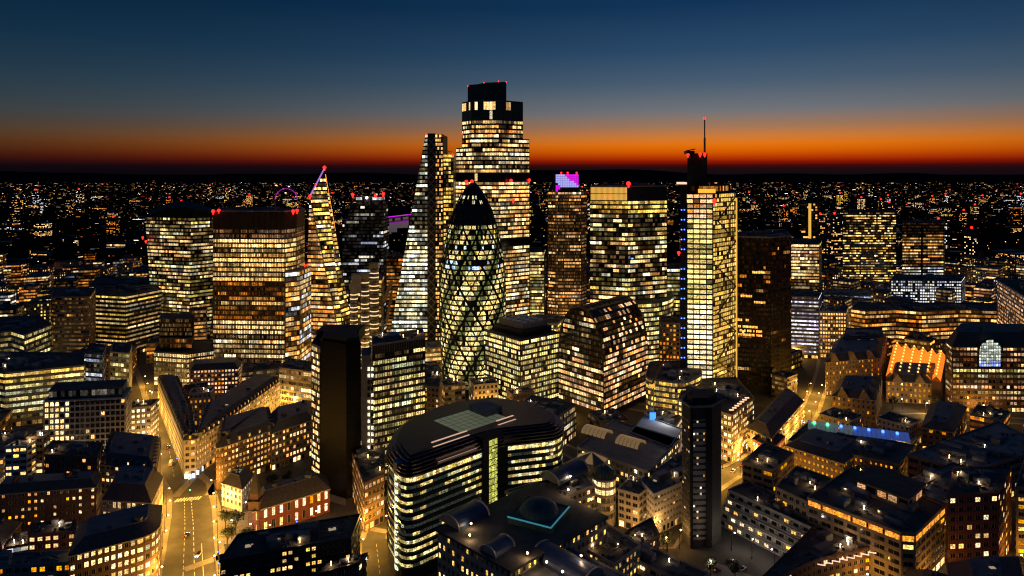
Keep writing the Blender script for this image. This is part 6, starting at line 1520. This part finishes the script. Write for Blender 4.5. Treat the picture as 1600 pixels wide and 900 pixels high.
# ================================================================== far city to the horizon
KEEP_FAR = set([0, 3, 4, 6, 17, 18, 19, 20, 21, 24, 25, 26, 27, 31, 32, 33, 34, 35, 36, 39, 44, 46, 47, 50, 54, 55, 59, 60, 61, 63, 66, 72, 74, 77, 78, 83, 87, 88, 90, 92, 96, 98, 99, 101, 102, 104, 105, 106, 110, 112, 113, 119, 120, 122, 123, 125, 127, 128, 131, 133, 134, 135, 138, 143, 144, 145, 154, 155, 157, 162, 163, 165, 171, 174, 178, 181, 182, 187, 192, 193, 195, 197, 201, 204, 205, 207, 208, 210, 211, 213, 215, 216, 217, 219, 221, 223, 229, 230, 231, 233, 234, 238, 240, 246, 247, 248, 252, 254, 256, 258, 259, 260, 262, 263, 264, 266, 267, 269, 270, 272, 273, 277, 279, 280, 283, 287, 288, 298, 301, 302, 308, 309, 310, 311, 323, 324, 325, 326, 327, 329, 332, 333, 334, 343, 349, 352, 355, 356, 358, 362, 364, 365, 367, 368, 373, 375, 377, 386, 387, 390, 391, 392, 396, 397, 398, 399, 401, 407, 416, 418])
used_far = {}
SECT = ['far left edge', 'left quarter', 'the flared tower', 'the golden slab tower', 'the angular tower', 'the wedge tower', 'the tallest tower', 'the LED-crowned tower', 'the golden-crowned tower', 'the mast-topped tower', 'the dark office tower', 'the bright far block', 'the twin-strip far block', 'right quarter', 'far right edge']
SEX = [40, 140, 280, 400, 510, 640, 780, 880, 980, 1110, 1195, 1350, 1440, 1520, 1580]
def describe_far(px, py, kind, amt, lw):
    k = min(range(15), key=lambda q: abs(SEX[q] - px)); where = ('towards the ' if not SECT[k].startswith('the') else 'beyond ') + SECT[k]
    key = (kind, amt, lw, where); used_far[key] = used_far.get(key, 0) + 1; n = used_far[key]
    return f"{'' if n == 1 else ORDN[n - 1] + ' '}distant {kind} with {amt} {lw} lights {where}"
def far_city():
    g = np.random.default_rng(5); n = 0
    # some 300 far blocks that read singly
    for i in range(420):
        r = rnd(30000 + i); y = 1150 + 3600 * r.random() ** 1.6; px = r.uniform(-20, 1620); x = (px - 800) / F * y
        if 600 < px < 642 and 2050 < y < 3400: continue
        tall = r.random() < .22; w_, l_ = (r.uniform(8, 14), r.uniform(8, 12)) if tall else (r.uniform(14, 40), r.uniform(10, 16)); h = r.uniform(45, 95) if tall else r.uniform(14, 34)
        a = r.uniform(-.4, .4); u, v = V((math.cos(a), math.sin(a))), V((-math.sin(a), math.cos(a))); c = V((x, y)); q = [c - u * w_ - v * l_, c + u * w_ - v * l_, c + u * w_ + v * l_, c - u * w_ + v * l_]
        if not free(q, 6): continue
        claim(q)
        if KEEP_FAR is not None and i not in KEEP_FAR: continue
        mb = MB(); mb.prism(q, 0, h)
        if tall: mb.prism(offset(q, -2), h, h + 4)
        pal, lw = r.choice([(WARM, 'warm'), (WHITE, 'whitish'), (AMBER, 'amber'), (WARM, 'warm'), (AMBER, 'amber'), (COOL, 'cool white'), (YELLOW, 'yellow')]); p = r.choice([.1, .15, .2, .3, .6]); amt = {.1: 'hardly any', .15: 'few', .2: 'some', .3: 'many', .6: 'plenty of'}[p]
        o = single('far_tower' if tall else 'far_block', mb, 'dark_metal', describe_far(px, HY + (H - h) / y * F, 'slim tower' if tall else 'low block', amt, lw), 'building', (c.x, c.y, 0), 'far city blocks')
        wb = MB(); sx = max(3.4, y / F * 1.4); sz = max(3.4, y / F * 1.3)
        for w3 in walls_of(q, 0, h):
            L_ = (w3[1] - w3[0]).length; uu = (w3[1] - w3[0]).normalized(); nn = V((uu.y, -uu.x, 0))
            if nn.y > .4: continue
            for k in range(int((h - 2) / sz)):
                row = r.random() < .15
                for j in range(int(L_ / sx)):
                    if r.random() > (p if not row else .85): continue
                    a0 = w3[0] + uu * (j * sx + .4) + nn * .1; b0 = a0 + uu * (sx * .7); z = 2 + k * sz; kk = r.uniform(.4, 1.2); cc = pick(pal, r)
                    wb.face([(a0.x, a0.y, z), (b0.x, b0.y, z), (b0.x, b0.y, z + sz * .55), (a0.x, a0.y, z + sz * .55)], tuple(t * kk for t in cc))
        part('lit_windows', wb, 'window', o, attr=True, kind='stuff')
        if tall and r.random() < .6:
            red_light(o, [(c.x, c.y, h + 6)], min(4.5, 1.0 + y / 1100))
        if KEEP_FAR is None: o['dev'] = i
    # the rest reads as one mass
    N = 24000
    y = 1150 / (1 - g.random(N) * (1 - 1150 / 11000)) ** 1.0
    px = g.uniform(-350, 1950, N); x = (px - 800) / F * y
    w_ = g.uniform(5, 14, N) * (1 + y / 5000); l_ = g.uniform(5, 10, N) * (1 + y / 5000); h = g.uniform(7, 20, N) * np.where(g.random(N) < .06, 2.4, 1.); a = g.uniform(-.7, .7, N)
    river = (px > 596) & (px < 645) & (y > 1950) & (y < 3600)
    near = np.zeros(N, bool)
    for hb in BOX:
        if hb[3] > 1100: near |= (x > hb[0] - 12) & (x < hb[1] + 12) & (y > hb[2] - 12) & (y < hb[3] + 12)
    keep = ~(river | near); x, y, w_, l_, h, a, px = (t[keep] for t in (x, y, w_, l_, h, a, px)); N = len(x)
    ca, sa = np.cos(a), np.sin(a); V_ = np.zeros((N, 8, 3))
    for i, (sx, sy) in enumerate(((-1, -1), (1, -1), (1, 1), (-1, 1))):
        for t in (0, 1):
            V_[:, i + 4 * t, 0] = x + sx * w_ * ca - sy * l_ * sa; V_[:, i + 4 * t, 1] = y + sx * w_ * sa + sy * l_ * ca; V_[:, i + 4 * t, 2] = h * t
    F_ = np.array([(0, 1, 5, 4), (1, 2, 6, 5), (2, 3, 7, 6), (3, 0, 4, 7), (4, 5, 6, 7)]); faces = (np.arange(N) * 8)[:, None, None] + F_[None]
    def npmesh(name, v, f, m, col=None):
        me = bpy.data.meshes.new(name); nv, nf = len(v), len(f); me.vertices.add(nv); me.vertices.foreach_set('co', v.astype('f4').ravel()); me.loops.add(nf * 4); me.loops.foreach_set('vertex_index', f.astype('i4').ravel()); me.polygons.add(nf); me.polygons.foreach_set('loop_start', np.arange(0, nf * 4, 4, dtype='i4'))
        me.update(calc_edges=True); me.materials.append(MATS[m])
        if col is not None:
            at = me.attributes.new('lit', 'FLOAT_COLOR', 'FACE'); at.data.foreach_set('color', np.concatenate([col, np.ones((nf, 1))], 1).astype('f4').ravel())
        o = link(bpy.data.objects.new(name, me)); o['kind'] = 'stuff'; return o
    o = npmesh('distant_city', V_.reshape(-1, 3), faces.reshape(-1, 4), 'plain'); o['label'] = 'mass of distant low city blocks reaching the horizon'; o['category'] = 'city'
    # lit windows and lamps of that mass, a few on each block
    M = 60000; idx = g.integers(0, N, M); t = g.uniform(-.8, .8, M); yy = y[idx]
    s = np.maximum(1.0, (yy / F) ** .62 * g.uniform(.5, 1.6, M)) * .5; zc = np.minimum(h[idx] * g.uniform(.3, .95, M), h[idx] - .3); asp = np.where(g.random(M) < .3, g.uniform(2, 7, M), g.uniform(.8, 1.8, M))
    cx = x[idx] + t * w_[idx] * ca[idx] + (l_[idx] + .6) * sa[idx]; cy_ = y[idx] + t * w_[idx] * sa[idx] - (l_[idx] + .6) * ca[idx]
    sw = np.minimum(s * asp, w_[idx] * .9)
    q = np.zeros((M, 4, 3))
    for i, (ax, az) in enumerate(((-1, -1), (1, -1), (1, 1), (-1, 1))):
        q[:, i, 0] = cx + ax * sw * ca[idx]; q[:, i, 1] = cy_ + ax * sw * sa[idx]; q[:, i, 2] = zc + az * s * .8
    pal = np.array([(1, .42, .1), (1, .58, .22), (1, .78, .5), (.8, .86, 1), (1, .3, .04), (1, .03, .03), (.55, .3, 1), (.15, .3, 1)]); pr = np.array([.3, .3, .19, .07, .16, .07, .015, .006]); pr /= pr.sum()
    # districts: brighter and darker quarters
    bx, by = np.sin(cx / 310 + 1.3) * np.cos(cy_ / 420 + .4), np.sin(cx / 127 + cy_ / 233); br = np.clip(.55 + .5 * bx + .35 * by, .12, 1.4) * g.lognormal(-1.35, 1.25, M)
    col = pal[g.choice(len(pal), M, p=pr)] * np.clip(br, .05, 5.)[:, None]
    o = npmesh('distant_city_lights', q.reshape(-1, 3), np.arange(M * 4).reshape(-1, 4), 'window', col); o['label'] = 'countless lit windows and lamps of the distant city'; o['category'] = 'city lights'
far_city()
# river and its lit bridge
mb = MB(); mb.face([(p.x, p.y, -.15) for p in (G(604, 372), G(634, 372), G(642, 334), G(608, 338))]); structure('river', mb, 'river')
def bridge():
    a, b = G(606, 344), G(648, 339); root = thing('lit_bridge', 'low bridge edged with magenta light crossing the far river', 'bridge', (a.x, a.y, 0)); mb = MB(); mb.bar((a.x, a.y, 8), (b.x, b.y, 8), 6); part('deck', mb, 'concrete', root)
    mb = MB(); mb.bar((a.x, a.y - 4, 12), (b.x, b.y - 4, 12), 3.); part('lit_rail', mb, 'magenta_led', root)
    for t in (.2, .5, .8): p = a.lerp(b, t); mb = MB(); mb.box(p.x - 4, p.x + 4, p.y - 5, p.y + 5, -.2, 5); part('bridge_pier', mb, 'concrete', root)
bridge()
def wheel():
    d = 2900.; c = (X(447, d), d, Zr(312, d)); root = thing('far_lit_arch', 'purple-lit arch far away left of the angular tower', 'arch', (c[0], c[1], 0)); R = 47.
    for k in range(20):
        a0, a1 = math.pi * k / 20, math.pi * (k + 1) / 20; mb = MB(); mb.bar((c[0] + R * math.cos(a0), d, c[2] + R * math.sin(a0)), (c[0] + R * math.cos(a1), d, c[2] + R * math.sin(a1)), 2.6); part('rim_section', mb, 'wheel_led', root)
    mb = MB(); mb.bar((c[0] - R, d, 0), (c[0] - R, d, c[2]), 3); mb.bar((c[0] + R, d, 0), (c[0] + R, d, c[2]), 3); part('support', mb, 'steel', root)
emat('wheel_led', (.6, .02, .6), .55)
wheel()
# low hills closing the plain
mb = MB(); g = np.random.default_rng(3); n = 120; xs = np.linspace(-22000, 22000, n); hs = 60 + 60 * np.sin(xs / 3100 + 1) + 40 * np.sin(xs / 1300) + 25 * np.sin(xs / 610 + 2)
for i in range(n - 1):
    a, b = (xs[i], 19000), (xs[i + 1], 19000); mb.face([(a[0], 16000, -1), (b[0], 16000, -1), (b[0], 19000, max(60, hs[i + 1] + 90)), (a[0], 19000, max(60, hs[i] + 90))]); mb.face([(a[0], 19000, max(60, hs[i] + 90)), (b[0], 19000, max(60, hs[i + 1] + 90)), (b[0], 26000, -1), (a[0], 26000, -1)])
structure('hills', mb, 'plain')
